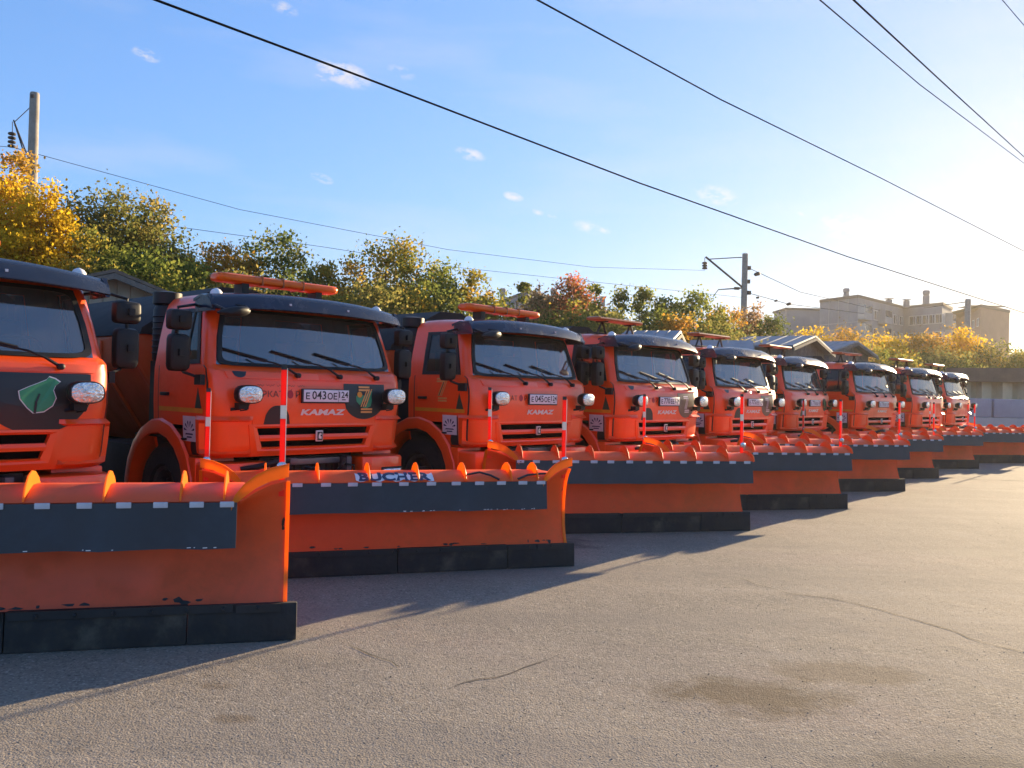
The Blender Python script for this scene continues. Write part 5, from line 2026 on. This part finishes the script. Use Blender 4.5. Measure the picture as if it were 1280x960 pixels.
def shed(label, px_r, py_ridge, px_l, py_l, D0, D1_, px_eave, py_eave, wall_m, roof_m, overh=.25, half=None):
    """gable shed: ridge from (px_l) to the gable end (px_r)"""
    r0 = W(px_r, py_ridge, D0)
    r1 = W(px_l, py_l, D1_)
    r1.z = r0.z
    e = W(px_eave, py_eave, D0)
    d = Vector((r1.x - r0.x, r1.y - r0.y, 0))
    L_ = d.length
    d.normalize()
    n_ = Vector((-d.y, d.x, 0))
    hw = half or max(1.2, abs((e - r0).dot(n_)))
    drop = max(.5, r0.z - e.z)
    t = empty('shed', (r0.x, r0.y, 0))
    tag(t, label, 'shed')
    P = lambda a, b, z: d * a + n_ * b + Vector((0, 0, z))
    ze = r0.z - drop
    mb = MB()
    sec = [(-hw, 0), (-hw, ze), (0, r0.z - .06), (hw, ze), (hw, 0)]
    mb.prism(sec, lambda p, k: P(.25 + (L_ - .5) * k, p[0], p[1]))
    mb.build('wall', M[wall_m], t)
    nb = 11
    for k in range(nb):
        b0, b1 = lerp(-hw, hw, k / nb) + .015, lerp(-hw, hw, (k + 1) / nb) - .015
        f = lambda b: ze + (r0.z - .08 - ze) * (1 - abs(b) / hw)
        mb = MB().prism([(b0, .0), (b1, .0), (b1, f(b1)), (b0, f(b0))], lambda p, kk: P(.25 - .03 * kk, p[0], p[1]))
        mb.build('board', M[wall_m], t)
    for s in (-1, 1):
        o_ = hw + overh
        zo = r0.z - drop * o_ / hw
        mb = MB().prism([(0, r0.z), (s * o_, zo), (s * o_, zo + .07), (0, r0.z + .07)], lambda p, k: P(-.15 + (L_ + .3) * k, p[0], p[1]))
        ro = mb.build('roof', M[roof_m], t)
        m2 = MB()
        nr = max(4, int(L_ / .8))
        for k in range(nr):
            a = (k + .5) * L_ / nr
            m2.prism([(s * .02, r0.z + .065), (s * o_, zo + .065), (s * o_, zo + .085), (s * .02, r0.z + .085)], lambda p, kk, a=a: P(a + .05 * kk, p[0], p[1]))
        m2.build('roof_rib', M[roof_m], ro)
        MB().prism([(0, r0.z - .02), (s * o_, zo - .02), (s * o_, zo - .14), (0, r0.z - .14)], lambda p, k: P(-.19 + .04 * k, p[0], p[1])).build('barge_board', M['board'], t)
    return t


shed('grey-roofed shed with board gable behind the sixth truck', 1015, 421.5, 935, 428, 33, 34.5, 1034, 436, 'board', 'tin', half=2.6)
shed('smaller grey-roofed shed farther right behind the seventh truck', 1068, 428, 1028, 430, 38, 39, 1085, 439, 'board', 'tin', half=2.4)
shed('low grey-roofed shed behind the fifth truck', 936, 428, 868, 434, 30, 30.5, 946, 440, 'board', 'tin', half=2.2)
shed('grey-roofed shed behind the fourth truck', 845, 416, 788, 421, 26, 26.5, 855, 426, 'board', 'tin', half=2.0)
shed('small beige shed with brown roof between the first two trucks', 141, 341, 100, 352, 17.5, 20, 112, 362, 'beige', 'brownroof', half=1.5)

# ------------------------------------------------------------------ walls and blocks at the right
M['cream'] = pmat('cream_plaster', (.72, .58, .38), .85, var=.08, scale=.7, dirt=(.4, .33, .24), dirt_amt=.3)
M['fascia'] = pmat('brown_fascia', (.20, .13, .085), .75, var=.15, scale=2)
M['block'] = pmat('lavender_concrete', (.36, .34, .38), .85, var=.08, scale=2, dirt=(.3, .26, .25), dirt_amt=.3)
M['slab'] = pmat('pale_concrete_base', (.46, .43, .40), .85, var=.1, scale=1)
Dw = 40.0
wl0, wr0 = W(1195, 470, Dw), W(1400, 470, Dw - 4)
t = empty('flat_roofed_building', (wl0.x, wl0.y, 0))
tag(t, 'long flat-roofed cream building with brown roof band behind the last truck', 'building')
o3 = Vector(t.location)
zt, zm = W(1240, 461, Dw).z, W(1240, 478, Dw).z
dd = Vector((wr0.x - wl0.x, wr0.y - wl0.y, 0))
mb = MB()
wall_box(mb, (0, .8), (dd.x, dd.y + .8), 5, 0, zm)
mb.build('wall', M['cream'], t)
mb = MB()
wall_box(mb, (-.5, 0), (dd.x + .5, dd.y), 6.5, zm + .003, zt)
mb.build('roof', M['fascia'], t)
for k in range(7):
    f0 = .10 + .135 * k
    mb = MB()
    p = dd * f0
    mb.box((p.x, p.y + .62, zm / 2), (.45, .5, zm - .01))
    mb.build('pier', M['cream'], t)
# concrete blocks standing on a base course
Dk = 34.0
b0 = W(1206, 498, Dk)
zt2, zb2 = W(1240, 498.5, Dk).z, W(1240, 522, Dk).z
base = MB()
tb_ = empty('concrete_plinth', (b0.x, Dk, 0))
tag(tb_, 'pale concrete plinth under the two lavender-grey blocks', 'plinth')
MB().box((4.5, .6, zb2 / 2), (11, 1.3, zb2)).build('slab', M['slab'], tb_, bevel=.03)
for k, (pa, pb, lab) in enumerate(((1204, 1241, 'smaller lavender-grey concrete block nearer the last truck, standing on the plinth'), (1243.5, 1300, 'longer lavender-grey concrete block on the plinth, at the picture edge'))):
    a, b = W(pa, 510, Dk), W(pb, 510, Dk)
    c_ = (a + b) / 2
    mb = MB().box((0, .5, (zt2 - zb2) / 2), (b.x - a.x, .9, zt2 - zb2 - .006))
    o = mb.build('concrete_block', M['block'], bevel=.06, loc=(c_.x, Dk, zb2 + .004))
    tag(o, lab, 'concrete block', 'concrete blocks behind the last ploughs')

# ------------------------------------------------------------------ thin evening haze round the whole place
mh, nh, lh = new_mat('haze_air')
oh = nh.new('ShaderNodeOutputMaterial')
vh = nh.new('ShaderNodeVolumePrincipled')
vh.inputs['Color'].default_value = (1.0, .95, .87, 1)
vh.inputs['Density'].default_value = .00032
vh.inputs['Anisotropy'].default_value = .5
lh.new(vh.outputs[0], oh.inputs['Volume'])
hz = MB().box((60, 320, 24), (1160, 800, 50))
ho_ = hz.build('haze', mh)
tag(ho_, kind='stuff')
ho_['label'] = 'thin warm haze in the evening air over the lot'
